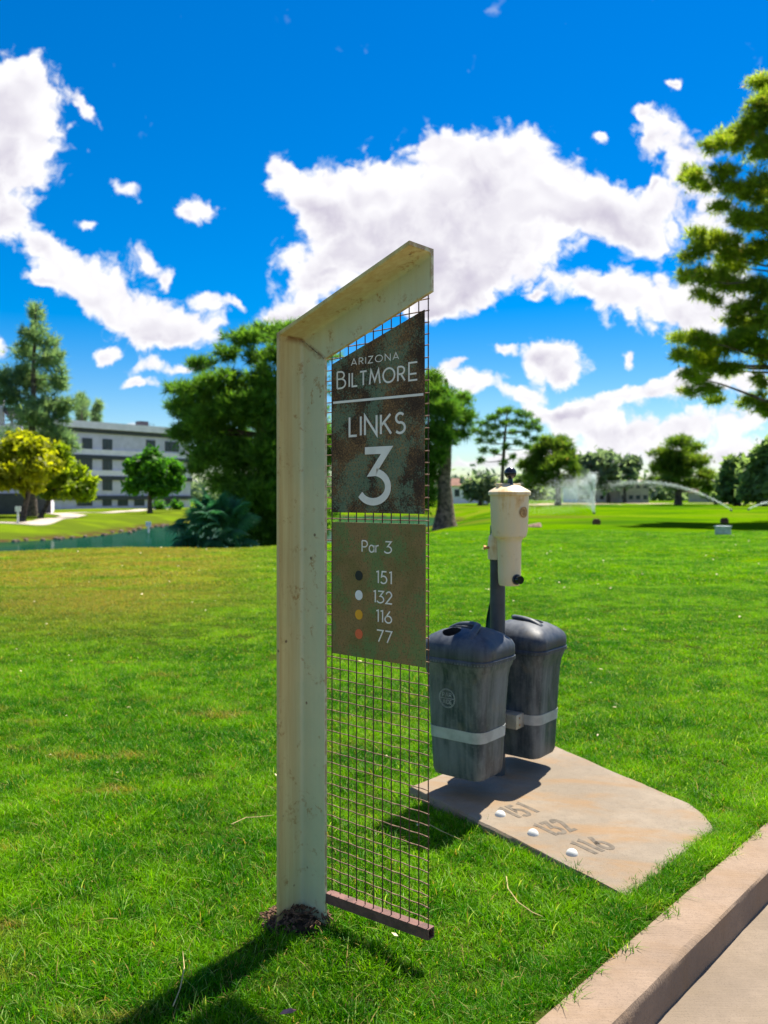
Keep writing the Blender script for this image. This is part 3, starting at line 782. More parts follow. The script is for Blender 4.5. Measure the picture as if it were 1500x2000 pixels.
for y, k in ((1124, 'black'), (1162.1, 'white'), (1200, 'gold'), (1237.9, 'red')):
    s0, z0 = s_of(703.2), z_of(703.2, y); r = .0135
    b = MB(); b.loft([[SP(s0 + r * math.cos(a), z0 + r * math.sin(a), PB + h) for a in np.linspace(0, 2 * math.pi, 28)[:-1]] for h in (.0002, .0012)], True)
    o = b.build('tee_dot', M['dot_' + k], lo); o['label'] = {'black': 'black', 'white': 'white', 'gold': 'golden yellow', 'red': 'orange red'}[k] + ' tee dot'

# soil around the foot of the post, with bark chips
mound_c = HEEL + SDIR * .035 + NRM * .06
b = MB(); rings = []
for r_, hh in ((.125, -.03), (.10, -.004), (.075, .005), (.045, .018), (.015, .028)):
    rings.append([Vector((mound_c.x + r_ * (1 + .3 * mnoise.noise(Vector((math.cos(a) * 2, math.sin(a) * 2, 1)))) * math.cos(a), mound_c.y + .72 * r_ * (1 + .3 * mnoise.noise(Vector((math.cos(a) * 2, math.sin(a) * 2, 5)))) * math.sin(a), hh + .008 * mnoise.noise(Vector((math.cos(a) * 3, math.sin(a) * 3, r_ * 20))))) for a in np.linspace(0, 2 * math.pi, 40)[:-1]])
b.loft(rings); mo = b.build('soil_mound', M['soil'], smooth=True, auto=70); tag(mo, kind='stuff')
b = MB()
for i in range(230):
    a = rng.uniform(0, 6.28); rr = .105 * math.sqrt(rng.uniform(.0, 1)); L_ = rng.uniform(.003, .012); wv = rng.uniform(.001, .003)
    c_ = Vector((mound_c.x + rr * math.cos(a), mound_c.y + .72 * rr * math.sin(a), .036 * max(0, 1 - (rr / .14) ** 2) + .004))
    Mx = Matrix.Translation(c_) @ Matrix.Rotation(rng.uniform(0, 6.28), 4, 'Z') @ Matrix.Rotation(rng.normal(0, .5), 4, 'Y')
    b.box(-L_, L_, -wv, wv, -.001, .0015, Mx)
tag(b.build('bark_chips', M['chip']), kind='stuff')

# ------------------------------------------------------------------ ball washer on its post, two bins strapped to it
PX = Vector((.474, 3.56, .05))
AX = Vector((.615, .788, 0)).normalized(); TG = Vector((AX.y, -AX.x, 0))      # axis front bin -> back bin, tangent
washer = empty('ball_washer', PX, 'cream golf ball washer with black ball knob on a dark post above the slab', 'ball washer')
b = MB(); b.tube([(0, 0, -.02), (0, 0, .5), (0, 0, 1.03)], .0315, 20); b.build('post', M['pipe'], washer, smooth=True, auto=50)
WC = Vector((at(995, 950, 3.47).x, 3.47, 0)) - PX; WC.z = 0
z = lambda py, d=3.47: CAMH + (HOR - py) / F * d - PX.z
b = MB()
b.lathe([(.040, z(1143)), (.0445, z(1138)), (.0465, z(1120)), (.048, z(1060)), (.052, z(1053)), (.068, z(1047)), (.0735, z(1036)), (.079, z(965)), (.0795, z(962))], 40, WC)
b.build('body', M['cream'], washer, auto=38)
b = MB(); b.lathe([(.084, z(968)), (.0865, z(966)), (.0865, z(961)), (.080, z(958)), (.046, z(949)), (.030, z(947)), (.001, z(946))], 40, WC)
ld = b.build('lid', M['cream'], washer, auto=30)
b = MB(); Mh = Matrix.Translation(WC + Vector((0, 0, z(948)))) @ Matrix.Rotation(R(25), 4, 'Z')
b.box(-.058, .05, -.010, .012, -.018, .008, Mh); b.build('hinge', M['cream'], ld, bevel=.003, auto=40)
b = MB(); b.tube([WC + Vector((.004, 0, z(950))), WC + Vector((.004, 0, z(925)))], [.012, .008], 12); b.build('plunger', M['knob'], washer, smooth=True)
b = MB(); kr = .0245; b.lathe([(max(.0006, kr * math.sin(t)), z(924) - kr * math.cos(t)) for t in np.linspace(0, math.pi, 18)], 28, WC + Vector((.004, 0, 0))); b.build('knob', M['knob'], washer, smooth=True, auto=80)
# collar clamping the body to the post, bolt, spigot
b = MB(); b.tube([(0, 0, z(1092, 3.56)), (0, 0, z(1060, 3.56)), (0, 0, z(1046, 3.56))], [.041, .041, .036], 22)
cl = b.build('collar', M['cream'], washer, smooth=True, auto=40)
b = MB(); b.box(-.02, WC.length - .02, -.022, .022, z(1088), z(1050), Matrix.Rotation(math.atan2(WC.y, WC.x), 4, 'Z')); b.build('bracket_arm', M['cream'], cl, bevel=.004, auto=40)
b = MB(); b.tube([(-.03, -.01, z(1069, 3.56)), (-.056, -.012, z(1069, 3.56))], .006, 8); b.tube([(-.052, -.012, z(1069, 3.56)), (-.060, -.012, z(1069, 3.56))], .010, 6); b.build('bolt', M['brass'], cl)
b = MB(); b.tube([(-.022, -.014, z(1048, 3.56)), (-.022, -.014, z(1040, 3.56))], [.010, .006], 10); b.build('collar_cap', M['cream'], cl, smooth=True)
sdv = Vector((.50, -.86, 0)).normalized(); sb = WC + Vector((0, 0, z(1130)))
b = MB(); b.tube([sb + sdv * .036, sb + sdv * .072], .0165, 18, False); b.tube([sb + sdv * .072, sb + sdv * .060], .011, 18, True)
rim = [[sb + sdv * .072 + (Vector((0, 0, 1)) * math.cos(a) + sdv.cross(Vector((0, 0, 1))) * math.sin(a)) * r for a in np.linspace(0, 2 * math.pi, 19)[:-1]] for r in (.0165, .011)]
b.loft(rim, False); b.build('spigot', M['knob'], washer, smooth=True, auto=40)
b = MB(); b.tube([sb + sdv * .044 + Vector((0, 0, .0)), sb + sdv * .050], .021, 18); b.build('spigot_collar', M['pipe'], washer, smooth=True, auto=40)
# round emblem on the body: ring, disc, small wreath strokes
def curved_disc(rad, prof_r, ang, zc, out0, name, m, parent, inner=0):
    b = MB(); pts = []
    rr = [rad, inner] if inner else [rad, rad * .66, rad * .33, .0005]
    rings = []
    for r in rr:
        ring = []
        for a in np.linspace(0, 2 * math.pi, 29)[:-1]:
            th = ang + r * math.cos(a) / prof_r; zz_ = zc + r * math.sin(a)
            R_ = prof_r + out0
            ring.append(WC + Vector((R_ * math.cos(th), R_ * math.sin(th), zz_)))
        rings.append(ring)
    b.loft(rings, False); return b.build(name, m, parent, smooth=True)
emb = curved_disc(.0215, .0778, R(-52), z(1000), .0012, 'emblem', M['emblem'], washer)
curved_disc(.0215, .0778, R(-52), z(1000), .0020, 'emblem_ring', simple('worn_gold_print', (.42, .22, .07), .6, 0, .3, 90), emb, .0175)
for k in range(9):
    a = k * 2 * math.pi / 9
    b = MB(); rr = .0105
    fn = lambda x, y, d: WC + Vector(((.0778 + .0022 + d) * math.cos(R(-52) + x / .0778), (.0778 + .0022 + d) * math.sin(R(-52) + x / .0778), z(1000) + y))
    stroke(b, [(rr * math.cos(a) * .45, rr * math.sin(a) * .45), (rr * math.cos(a + .3), rr * math.sin(a + .3)), (rr * 1.35 * math.cos(a + .1), rr * 1.35 * math.sin(a + .1))], .0013, fn, .0004)
    b.build('emblem_stroke', simple('worn_gold_print', (.42, .22, .07), .6, 0, .3, 90) if k == 0 else bpy.data.materials['worn_gold_print'], emb)
# dark green towel hanging behind the post
b = MB(); rows = []
for i, (zt, xo, wd) in enumerate(((.80, .010, .018), (.76, .008, .024), (.70, .002, .030), (.64, -.006, .034), (.56, -.012, .036), (.46, -.014, .036))):
    ring = []
    for j in range(13):
        a = j / 12 - .5; ring.append(Vector((xo + a * 2 * wd + .012 * 0, .043 + .010 * math.sin(a * 14 + i * .4), zt)))
    rows.append(ring + [p + Vector((0, .008, 0)) for p in reversed(ring)])
b.loft(rows, True); tw = b.build('golf_towel', M['towel'], None, smooth=True, auto=60, loc=PX)
tag(tw, 'dark green cloth hanging behind the post of the ball washer', 'towel')

def rrect(hw, hd, r, k=7):
    pts = []
    for cx, cy, a0 in ((hw - r, hd - r, 0), (-(hw - r), hd - r, 90), (-(hw - r), -(hd - r), 180), (hw - r, -(hd - r), 270)):
        for i in range(k + 1):
            a = R(a0 + 90 * i / k); pts.append((cx + r * math.cos(a), cy + r * math.sin(a)))
    # subdivide the straight sides a little
    out = []
    for i in range(len(pts)):
        p, q = Vector(pts[i]), Vector(pts[(i + 1) % len(pts)]); out.append(p)
        if i % (k + 1) == k: out += [p.lerp(q, t) for t in (.25, .5, .75)]
    return out
def make_bin(name, centre, out_dir, label, with_hole, logo):
    """local x = tangent, local y = outward from the post"""
    root = empty(name, centre, label, 'bin', 'bins strapped to the ball washer post')
    ty = out_dir.normalized(); tx = Vector((ty.y, -ty.x, 0))
    Mx = Matrix((( tx.x, ty.x, 0, 0), (tx.y, ty.y, 0, 0), (0, 0, 1, 0), (0, 0, 0, 1)))
    root.rotation_euler = Mx.to_euler()
    def ring(hw, hd, r, zz, bulge=0): return [Vector((p.x * (1 + bulge * (1 - abs(p.y) / hd) * .0), p.y, zz)) for p in rrect(hw, hd, r)]
    b = MB()
    prof = [(.094, .078, .03, .112), (.108, .092, .038, .118), (.115, .099, .042, .135), (.118, .102, .043, .20), (.1275, .111, .047, .40), (.134, .117, .05, .49), (.140, .123, .052, .525), (.148, .131, .055, .542), (.150, .133, .055, .556)]
    b.loft([ring(*p) for p in prof]); body = b.build('body', M['bin'], root, auto=35)
    # lid: rolled rim, dome
    b = MB()
    prof = [(.149, .132, .055, .557), (.156, .139, .058, .559), (.157, .140, .058, .572), (.1525, .136, .056, .576), (.1555, .138, .058, .582), (.155, .138, .058, .612), (.148, .131, .057, .630), (.125, .112, .055, .651), (.092, .084, .048, .669), (.055, .052, .036, .680), (.02, .02, .012, .684)]
    b.loft([ring(*p) for p in prof]); lid = b.build('lid', M['lid'], root, auto=50)
    def dome(x_, y_):
        s_ = (abs(x_ / .1555) ** 3 + abs(y_ / .138) ** 3) ** (1 / 3)
        return float(np.interp(s_, (0, .13, .36, .6, .81, .95, 1), (.684, .684, .680, .669, .651, .630, .612)))
    # cut the throw-in hole and the hand recess out of the dome
    cuts = []
    if with_hole:
        c = MB(); c.loft([[Vector((.028 + .038 * math.cos(a), .072 + .032 * math.sin(a), zz)) for a in np.linspace(0, 2 * math.pi, 33)[:-1]] for zz in (.58, .80)]); cuts.append((c, M['hole']))
    c = MB()
    c.loft([[Vector((x_ * s_ + .015, y_ * s_ + .022, zz)) for x_, y_ in ((-.062, -.016), (.062, -.016), (.068, .0), (.060, .016), (-.056, .016), (-.066, 0))] for s_, zz in ((.9, .640), (1.25, .78))]); cuts.append((c, M['lid']))
    for c, cmat in cuts:
        co = c.build('cutter', cmat); bmx = bmesh.new(); bmx.from_mesh(co.data); bmesh.ops.recalc_face_normals(bmx, faces=bmx.faces); bmx.to_mesh(co.data); bmx.free()
        co.parent = root
        md = lid.modifiers.new('cut', 'BOOLEAN'); md.object = co; md.operation = 'DIFFERENCE'; md.solver = 'EXACT'
        try: md.material_mode = 'TRANSFER'
        except Exception: pass
        dg = bpy.context.evaluated_depsgraph_get(); dg.update()
        nm = bpy.data.meshes.new_from_object(lid.evaluated_get(dg)); lid.modifiers.clear(); lid.data = nm
        bpy.data.objects.remove(co)
    # handle: a raised rib along the crown that turns and runs down to the front edge
    b = MB(); rings = []
    path = catmull_open([(.100, -.020), (.05, -.022), (0, -.018), (-.040, -.004), (-.058, .030), (-.068, .070), (-.076, .112)], 6)
    for i_, p_ in enumerate(path):
        t = i_ / (len(path) - 1); tg = path[min(i_ + 1, len(path) - 1)] - path[max(i_ - 1, 0)]; tg /= np.linalg.norm(tg); nn_ = np.array([-tg[1], tg[0]])
        e_ = math.sin(math.pi * min(1, max(0, t))) ** .5
        hw_ = .014 + .004 * (1 - e_); zc = dome(*p_) - .008 + .016 * e_
        rings.append([Vector((p_[0] + nn_[0] * hw_ * math.cos(a), p_[1] + nn_[1] * hw_ * math.cos(a), zc + .010 * math.sin(a))) for a in np.linspace(0, 2 * math.pi, 13)[:-1]])
    b.loft(rings); b.build('handle', M['lid'], lid, smooth=True, auto=60)
    # serrated seam under the rim
    b = MB(); rr = rrect(.1555, .1385, .058, 16)
    per = []
    for i in range(len(rr)):
        p, q = rr[i], rr[(i + 1) % len(rr)]; kk_ = max(1, int((q - p).length / .006)); per += [p.lerp(q, j / kk_) for j in range(kk_)]
    b.loft([[Vector((p.x * (1.012 if (i // 1) % 2 else .998), p.y * (1.012 if i % 2 else .998), zz)) for i, p in enumerate(per)] for zz in (.5585, .5655)], True)
    b.build('seam_ring', M['bin'], root)
    # strap band and its bracket
    b = MB(); e = .0022
    def at_z(zz):
        t = (zz - .20) / .20; return (.118 + .0095 * t, .102 + .009 * t, .043 + .004 * t)
    outr = lambda zz, o: [Vector((p.x, p.y, zz)) for p in rrect(at_z(zz)[0] + o, at_z(zz)[1] + o, at_z(zz)[2] + o)]
    b.loft([outr(.262, .0005), outr(.262, e), outr(.304, e), outr(.304, .0005)], False)
    b.build('strap', M['strap'], root, auto=40)
    b = MB(); b.box(-.06, .06, -.125 - .045, -.1065, .252, .312); br = b.build('bracket', M['bracket'], root, bevel=.003, auto=40)
    for zz in (.268, .296):
        b = MB(); b.tube([(-.0615 if with_hole else .0595, -.145, zz), (-.0595 if with_hole else .0620, -.145, zz)], .004, 8); b.build('rivet', M['brass'], br)
    if logo:
        # raised round badge with two words and a bar, on the outward face
        zc, xc = .42, .022
        def face_y(zz): t = (zz - .40) / .10; return .111 + .006 * t + .0006
        fn = lambda x, y, d: Vector((xc - x, face_y(zc + y) + d, zc + y))
        mk = simple('bleached_badge_relief', (.30, .32, .33), .7, 0, .2, 40)
        b = MB(); stroke(b, arc(0, 0, .036, .036, 0, 360, 40), .0012, fn, .0012); stroke(b, arc(0, 0, .0325, .0325, 0, 360, 40), .0007, fn, .0010)
        stroke(b, [(-.031, 0), (.031, 0)], .0013, fn, .0012); bd = b.build('badge', mk, root)
        for tx, y0 in (('PAR', .006), ('AIDE', -.021)):
            b = MB(); wd = .040
            write(b, tx, lambda x, y, d: fn(x - wd / 2, y + y0, d), .24, .09, .0011, wd, .015); b.build('badge_lettering', mk, bd)
    return root
C0, C1 = Vector((.328, 3.335, 0)), Vector((.602, 3.68, 0))
C0.z = .010; C1.z = -.012
make_bin('litter_bin', C0, -AX, 'nearer charcoal plastic bin with a throw-in hole in its lid and round badge', True, True)
make_bin('litter_bin', C1, AX, 'charcoal plastic bin behind the washer post, its closed lid without a hole', False, False)

# ------------------------------------------------------------------ numbers and half balls on the slab
def on_slab(px, py):
    o_ = Vector((0, 0, CAMH)); dr = Vector(((px - 750) / F, 1, (HOR - py) / F))
    return o_ + dr * ((SA + Vector((0, 0, .0008)) - o_).dot(SPN) / dr.dot(SPN))
SPN = SPN if SPN.z > 0 else -SPN
VA = (SB - SA).normalized(); UA = SPN.cross(VA).normalized()
if UA.x < 0: UA = -UA
for tx, (dx, dy), (bx_, by_) in (('151', (977, 1592), (1012, 1598)), ('132', (1041, 1629), (1085, 1632)), ('116', (1117, 1668), (1161, 1669))):
    c0 = on_slab(dx, dy); b = MB(); rr = .0205
    b.lathe([(rr * math.cos(t), rr * math.sin(t) - .003) for t in np.linspace(0, 1.53, 9)], 20, rel(slab_root, c0))
    o = b.build('ball_marker', M['ball'], slab_root, smooth=True)
    org = on_slab(bx_, by_)
    b = MB(); write(b, tx, lambda x, y, d: rel(slab_root, org) + UA * x - VA * y + SPN * d, .34, .085, .0007, .104, .100)
    o = b.build('numeral', M['numeral'], slab_root)

# ------------------------------------------------------------------ trees
def blob_points(lobes, n_total, shell=.45):
    """points spread through ellipsoid lobes (c, (rx, ry, rz)); more towards each lobe's skin"""
    vol = np.array([r[0] * r[1] * r[2] for c, r in lobes]) ** (2 / 3); cnt = np.maximum(6, (n_total * vol / vol.sum()).astype(int))
    P = []; N = []
    for (c, r), k in zip(lobes, cnt):
        d = rng.normal(size=(k, 3)); d /= np.linalg.norm(d, axis=1)[:, None]
        rad = rng.uniform(0, 1, k) ** shell
        wob = 1 + .28 * np.sin(d[:, 0] * 5 + c[0] * 3) * np.sin(d[:, 1] * 4 + c[1]) + .22 * np.sin(d[:, 2] * 7 + c[2] * 2) + .15 * np.sin(d[:, 0] * 11 + d[:, 2] * 9)
        P.append(np.array(c) + d * np.array(r) * (rad * wob)[:, None]); N.append(d)
    return np.concatenate(P), np.concatenate(N)
def leaf_quads(P, N, size, k=3, spread=.6, flat=.3):
    """broad leaves: k leaf-shaped quads in a small cluster at each point"""
    n_ = len(P); V = []; T = []
    for j in range(k):
        c = P + rng.normal(size=(n_, 3)) * size * spread
        nn = N * flat + rng.normal(size=(n_, 3)) * .6 + np.array([0, 0, .35]); nn /= np.linalg.norm(nn, axis=1)[:, None]
        a = rng.normal(size=(n_, 3)); a -= nn * (a * nn).sum(1)[:, None]; a /= np.linalg.norm(a, axis=1)[:, None]
        b_ = np.cross(nn, a); s = size * rng.uniform(.6, 1.3, n_)[:, None]
        V.append(np.stack([c - a * s, c - b_ * s * .42, c + a * s, c + b_ * s * .42], 1)); T.append(np.clip(rng.normal(.5, .25, n_), 0, 1))
    return np.concatenate(V), np.concatenate(T)
def needle_tufts(P, N, length, k=9, width=.06):
    """tufts of needles: slim triangles fanning from each twig end"""
    n_ = len(P); V = []; T = []; t0 = np.clip(rng.normal(.5, .22, n_), 0, 1)
    ax = N * .8 + np.array([0, 0, .45]) + rng.normal(size=(n_, 3)) * .35; ax /= np.linalg.norm(ax, axis=1)[:, None]
    for j in range(k):
        d = ax + rng.normal(size=(n_, 3)) * .55; d /= np.linalg.norm(d, axis=1)[:, None]
        s = rng.normal(size=(n_, 3)); s -= d * (s * d).sum(1)[:, None]; s /= np.linalg.norm(s, axis=1)[:, None]
        L_ = length * rng.uniform(.7, 1.2, n_)[:, None]
        V.append(np.stack([P - s * L_ * width, P + s * L_ * width, P + d * L_], 1)); T.append(np.clip(t0 + rng.normal(0, .1, n_), 0, 1))
    return np.concatenate(V), np.concatenate(T)
def limb(b, p, q, r0, r1, sag=.0, k=7, n_=6):
    p, q = Vector(p), Vector(q); L_ = (q - p).length; pts = []; rad = []
    for i in range(n_ + 1):
        t = i / n_; v = p.lerp(q, t) + Vector((mnoise.noise(p * .7 + Vector((t * 2, 0, 0))), mnoise.noise(p * .7 + Vector((0, t * 2, 5))), mnoise.noise(p + Vector((0, 0, t * 2))))) * L_ * .10 * math.sin(math.pi * t)
        v.z -= sag * L_ * math.sin(math.pi * t); pts.append(v); rad.append(r0 + (r1 - r0) * t)
    b.tube(pts, rad, k)
def tree(name, label, cat, d, trunk, lobes, leaf, n_, kind='broad', size=.3, bark='bark', group=None, depth=1.0, limbs=True, k=3, shell=.45, fill=.66, r_tip=.25, jit=.5, min_limb=0):
    """trunk: list of (px, py, radius_m); lobes: (px, py, rx, ry[, dy]) ; all placed at distance d (metres), each lobe with its own offset in depth"""
    x0, y0 = at(trunk[0][0], trunk[0][1], d).xy
    base = Vector((x0, y0, gz(x0, y0)))
    root = empty(name, base, label, cat, group)
    b = MB(); tp = [at(px, py, d) for px, py, r in trunk]; tp[0] = base - Vector((0, 0, .25))
    pts = []; rad = []
    for i in range(len(tp) - 1):
        for t in np.linspace(0, 1, 5)[:-1]:
            p_ = tp[i].lerp(tp[i + 1], t); r_ = trunk[i][2] + (trunk[i + 1][2] - trunk[i][2]) * t
            if i == 0: r_ *= 1 + .45 * (1 - t) ** 3
            pts.append(p_ + Vector((mnoise.noise(p_ * 1.3), mnoise.noise(p_ * 1.3 + Vector((9, 0, 0))), 0)) * r_ * .25); rad.append(r_)
    pts.append(tp[-1]); rad.append(trunk[-1][2])
    b.tube([p - base for p in pts], rad, 10)
    L = []
    for i, lb in enumerate(lobes):
        px, py, rx, ry = lb[:4]; dy = lb[4] if len(lb) > 4 else rng.uniform(-1, 1) * jit * max(rx, ry) / F * d * 1.6
        c = at(px, py, d); sc_ = (d + dy) / d
        c = Vector((c.x * sc_, d + dy, CAMH + (c.z - CAMH) * sc_))
        L.append((np.array(c - base), (rx / F * d, max(rx, ry) / F * d * depth, ry / F * d)))
        if limbs and rx >= min_limb:
            j = min(range(len(pts)), key=lambda q: (pts[q] - c).length + (2.0 if pts[q].z > c.z else 0) * (pts[q].z - c.z) * .5)
            limb(b, pts[j] - base, c - base, rad[j] * .34, max(.008, rad[j] * r_tip * .35), .04)
    b.build('trunk', M[bark], root, smooth=True, auto=70)
    L2 = []
    for c_, r_ in L:
        L2.append((c_, tuple(fill * x for x in r_)))
        for q_ in range(5):
            dv = rng.normal(size=3); dv /= np.linalg.norm(dv); f_ = rng.uniform(.30, .52)
            L2.append((c_ + dv * np.array(r_) * rng.uniform(.55, .85), (r_[0] * f_, r_[1] * f_, r_[2] * f_ * rng.uniform(.7, 1.1))))
    P, N = blob_points(L2, n_, shell)
    if kind == 'pine': V, T = needle_tufts(P, N, size, k)
    else: V, T = leaf_quads(P, N, size, k)
    cr = link('crown', quads_mesh('crown', V, T), M[leaf], root)
    return root

# left side, beyond the lake
tree('conifer_tree', 'tall pointed blue-green conifer at the left edge, above the yellow tree', 'tree', 70, [(62, 985, .34), (63, 850, .28), (66, 700, .16), (70, 600, .05)],
     [(70, 612, 16, 22), (66, 650, 30, 28), (92, 668, 20, 22), (50, 690, 34, 26), (95, 705, 34, 26), (38, 730, 34, 26), (75, 745, 44, 28), (112, 745, 26, 28), (30, 775, 36, 22), (90, 790, 48, 24), (60, 815, 50, 22), (115, 815, 22, 22), (14, 745, 20, 22), (100, 850, 40, 26), (45, 860, 40, 30), (125, 865, 25, 22)],
     'conifer', 4600, 'pine', .62, 'bark_dark', k=6, shell=.7, fill=.8)
for lab, d_, tr, lb in (('small slim conifer standing right behind the tall pointed conifer', 118, [(160, 985, .2), (160, 780, .05)], [(160, 785, 9, 20), (159, 815, 11, 22), (160, 850, 13, 25)]),
                        ('low slim conifer leaning above the left end of the apartment roof', 122, [(186, 985, .2), (190, 795, .05)], [(192, 795, 7, 14), (187, 815, 11, 16), (186, 845, 13, 22)])):
    tree('slim_conifer', lab, 'tree', d_, tr, lb, 'conifer', 900, 'pine', .8, 'bark_dark', 'slim conifers by the apartment block', k=6)
tree('yellow_tree', 'bright yellow-green leafy tree on the far lake bank at the left edge', 'tree', 57, [(42, 1012, .20), (56, 955, .17), (60, 900, .08)],
     [(45, 872, 46, 24), (10, 885, 34, 30), (75, 888, 34, 28), (25, 915, 46, 28), (70, 925, 40, 34), (95, 910, 20, 22), (5, 940, 30, 20), (50, 950, 30, 14), (-40, 900, 45, 45), (-30, 940, 40, 20)],
     'yellow', 3000, 'broad', .26, 'bark_dark', k=4)
tree('leafy_tree', 'yellowish mid-green tree just right of the bright yellow tree', 'tree', 66, [(76, 1000, .18), (100, 965, .15), (115, 920, .08)],
     [(118, 900, 26, 22), (105, 930, 34, 30), (135, 935, 34, 30), (150, 955, 32, 18), (172, 945, 14, 20), (95, 955, 30, 16), (120, 885, 18, 14)],
     'lime', 2600, 'broad', .27, 'bark_dark', k=4)
tree('round_tree', 'round dark green tree in front of the apartment block', 'tree', 84, [(293, 986, .22), (293, 955, .20), (296, 910, .1)],
     [(268, 918, 24, 22), (300, 900, 24, 18), (328, 915, 24, 24), (285, 940, 34, 22), (325, 942, 28, 22), (262, 942, 16, 16), (305, 925, 30, 28), (318, 958, 18, 9)],
     'broad', 3000, 'broad', .36, 'bark_dark', k=4)
# big pine between lake and sign
tree('pine_tree', 'big dense dark pine behind the sign post at the lake shore', 'tree', 31, [(545, 1065, .34), (535, 950, .30), (515, 850, .26), (505, 760, .16), (520, 680, .08)],
     [(470, 660, 42, 14), (525, 652, 44, 16), (585, 655, 50, 20), (440, 690, 26, 14), (392, 712, 34, 13), (500, 700, 30, 13), (560, 690, 50, 24), (620, 690, 40, 24), (350, 762, 26, 13), (395, 760, 40, 22), (440, 745, 40, 24), (345, 795, 22, 14), (400, 800, 56, 28), (470, 790, 44, 30), (520, 770, 34, 16), (600, 745, 50, 30),
      (380, 845, 50, 24), (450, 845, 54, 34), (525, 830, 40, 26), (590, 830, 60, 40), (410, 885, 48, 26), (475, 895, 52, 36), (385, 915, 24, 14), (540, 900, 40, 40), (600, 910, 50, 50), (510, 950, 40, 30), (560, 980, 60, 40), (500, 1000, 40, 40), (600, 1010, 60, 40), (540, 1035, 50, 26), (650, 870, 40, 30), (520, 745, 40, 30, -1.3), (515, 800, 50, 40, -1.4), (530, 880, 55, 50, -1.5), (450, 800, 60, 34, -.9), (400, 830, 50, 34, -.6), (430, 890, 50, 36, -1.0), (360, 800, 26, 24, .2), (352, 850, 22, 22, .3), (520, 960, 55, 50, -1.3), (470, 985, 40, 40, -.9), (480, 960, 40, 30), (470, 1020, 40, 36), (510, 1045, 50, 22), (440, 940, 40, 24)],
     'pine_dark', 23000, 'pine', .32, 'bark_dark', k=7, shell=.6, jit=1.0, fill=.92, min_limb=50)
# fan palm: each fan a part
def palm():
    d = 27.5; c = at(425, 1060, d); base = Vector((c.x, c.y, gz(c.x, c.y)))
    root = empty('fan_palm', base, 'bushy blue-green fan palm at the foot of the big pine by the water', 'palm')
    b = MB(); b.tube([(0, 0, -.2), (0, 0, .4), (.03, 0, .8)], [.20, .17, .14], 10); b.build('trunk', M['bark_dark'], root, smooth=True)
    V = []; T = []; nl = 15                                     # one fan: folded leaflets around an arc
    for i in range(nl):
        a = R(-115 + 230 * i / (nl - 1)); dr = Vector((math.sin(a), math.cos(a), 0)); sd_ = Vector((dr.y, -dr.x, 0)); L_ = .52 * (1 - .18 * abs(a) / 2)
        mid = dr * L_ * .55; tip = dr * L_ + Vector((0, 0, -.13 - .05 * abs(a)))
        for sgn in (-1, 1):
            V.append([(0, 0, 0), tuple(mid + sd_ * sgn * .045 + Vector((0, 0, -.02))), tuple(tip), tuple(mid + Vector((0, 0, .012)))]); T.append(.35 + .3 * (sgn > 0) + rng.uniform(-.1, .1))
    fm = quads_mesh('fan_leaf', np.array(V), np.array(T)); fm.materials.append(M['palm'])
    for i in range(130):
        az = rng.uniform(0, 2 * math.pi); el = rng.uniform(-25, 80); el = R(el); L_ = rng.uniform(.6, 1.45)
        dr = Vector((math.cos(az) * math.cos(el), math.sin(az) * math.cos(el), math.sin(el)))
        p = Vector((0, 0, .78)) + dr * L_ * Vector((.62, .62, 1.0)).length / 1.35
        p.x *= .95
        o = bpy.data.objects.new('fan_leaf', fm); col.objects.link(o); o.parent = root; o.location = p
        dd = (dr + Vector((0, 0, -.35))).normalized()
        o.rotation_euler = (dd.to_track_quat('Y', 'Z') @ Matrix.Rotation(rng.normal(0, .5), 4, 'Y').to_quaternion()).to_euler()
        o.scale = [rng.uniform(.75, 1.15)] * 3
palm()
# right of the sign
tree('leaning_pine', 'thick leaning pine trunk right of the sign with deep green hanging foliage', 'tree', 47, [(872, 1019, .56), (867, 950, .38), (870, 880, .33), (880, 800, .22), (870, 740, .1)],
     [(845, 745, 22, 22), (885, 790, 46, 20), (850, 800, 40, 24), (905, 815, 30, 18), (845, 845, 42, 28), (900, 850, 20, 12), (840, 890, 30, 30), (905, 775, 16, 10), (800, 800, 50, 60), (790, 880, 50, 50), (833, 930, 22, 30), (835, 975, 18, 25), (750, 840, 40, 50), (868, 800, 34, 26, -1.2), (862, 850, 28, 34, -1.3), (850, 765, 30, 20, -.8), (855, 890, 16, 18, -1.0)],
     'pine_dark', 6500, 'pine', .42, 'bark', k=7, shell=.6, fill=.85, min_limb=40)
tree('sparse_tree', 'thin dark open-crowned tree behind the ball washer knob', 'tree', 76, [(977, 985, .20), (983, 900, .17), (986, 855, .13), (990, 810, .05)],
     [(930, 842, 14, 7), (945, 828, 13, 7), (962, 815, 15, 7), (978, 806, 12, 6), (995, 803, 14, 7), (1012, 808, 12, 6), (1030, 812, 13, 7), (1046, 824, 11, 6), (1052, 838, 8, 5), (1036, 836, 12, 6), (1020, 828, 12, 6), (1002, 824, 12, 6), (985, 826, 12, 6), (966, 836, 12, 6), (950, 848, 12, 6), (935, 862, 10, 6), (958, 862, 10, 5), (975, 850, 10, 5), (1004, 846, 11, 5), (1026, 850, 11, 5), (1044, 858, 8, 5), (1012, 866, 10, 5), (990, 872, 9, 5), (946, 880, 9, 5), (966, 884, 9, 5), (1000, 892, 9, 5), (1030, 874, 8, 4), (984, 905, 8, 5), (938, 900, 8, 5)],
     'pine_dark', 1500, 'pine', .42, 'bark_dark', k=7, shell=.6, fill=.8)
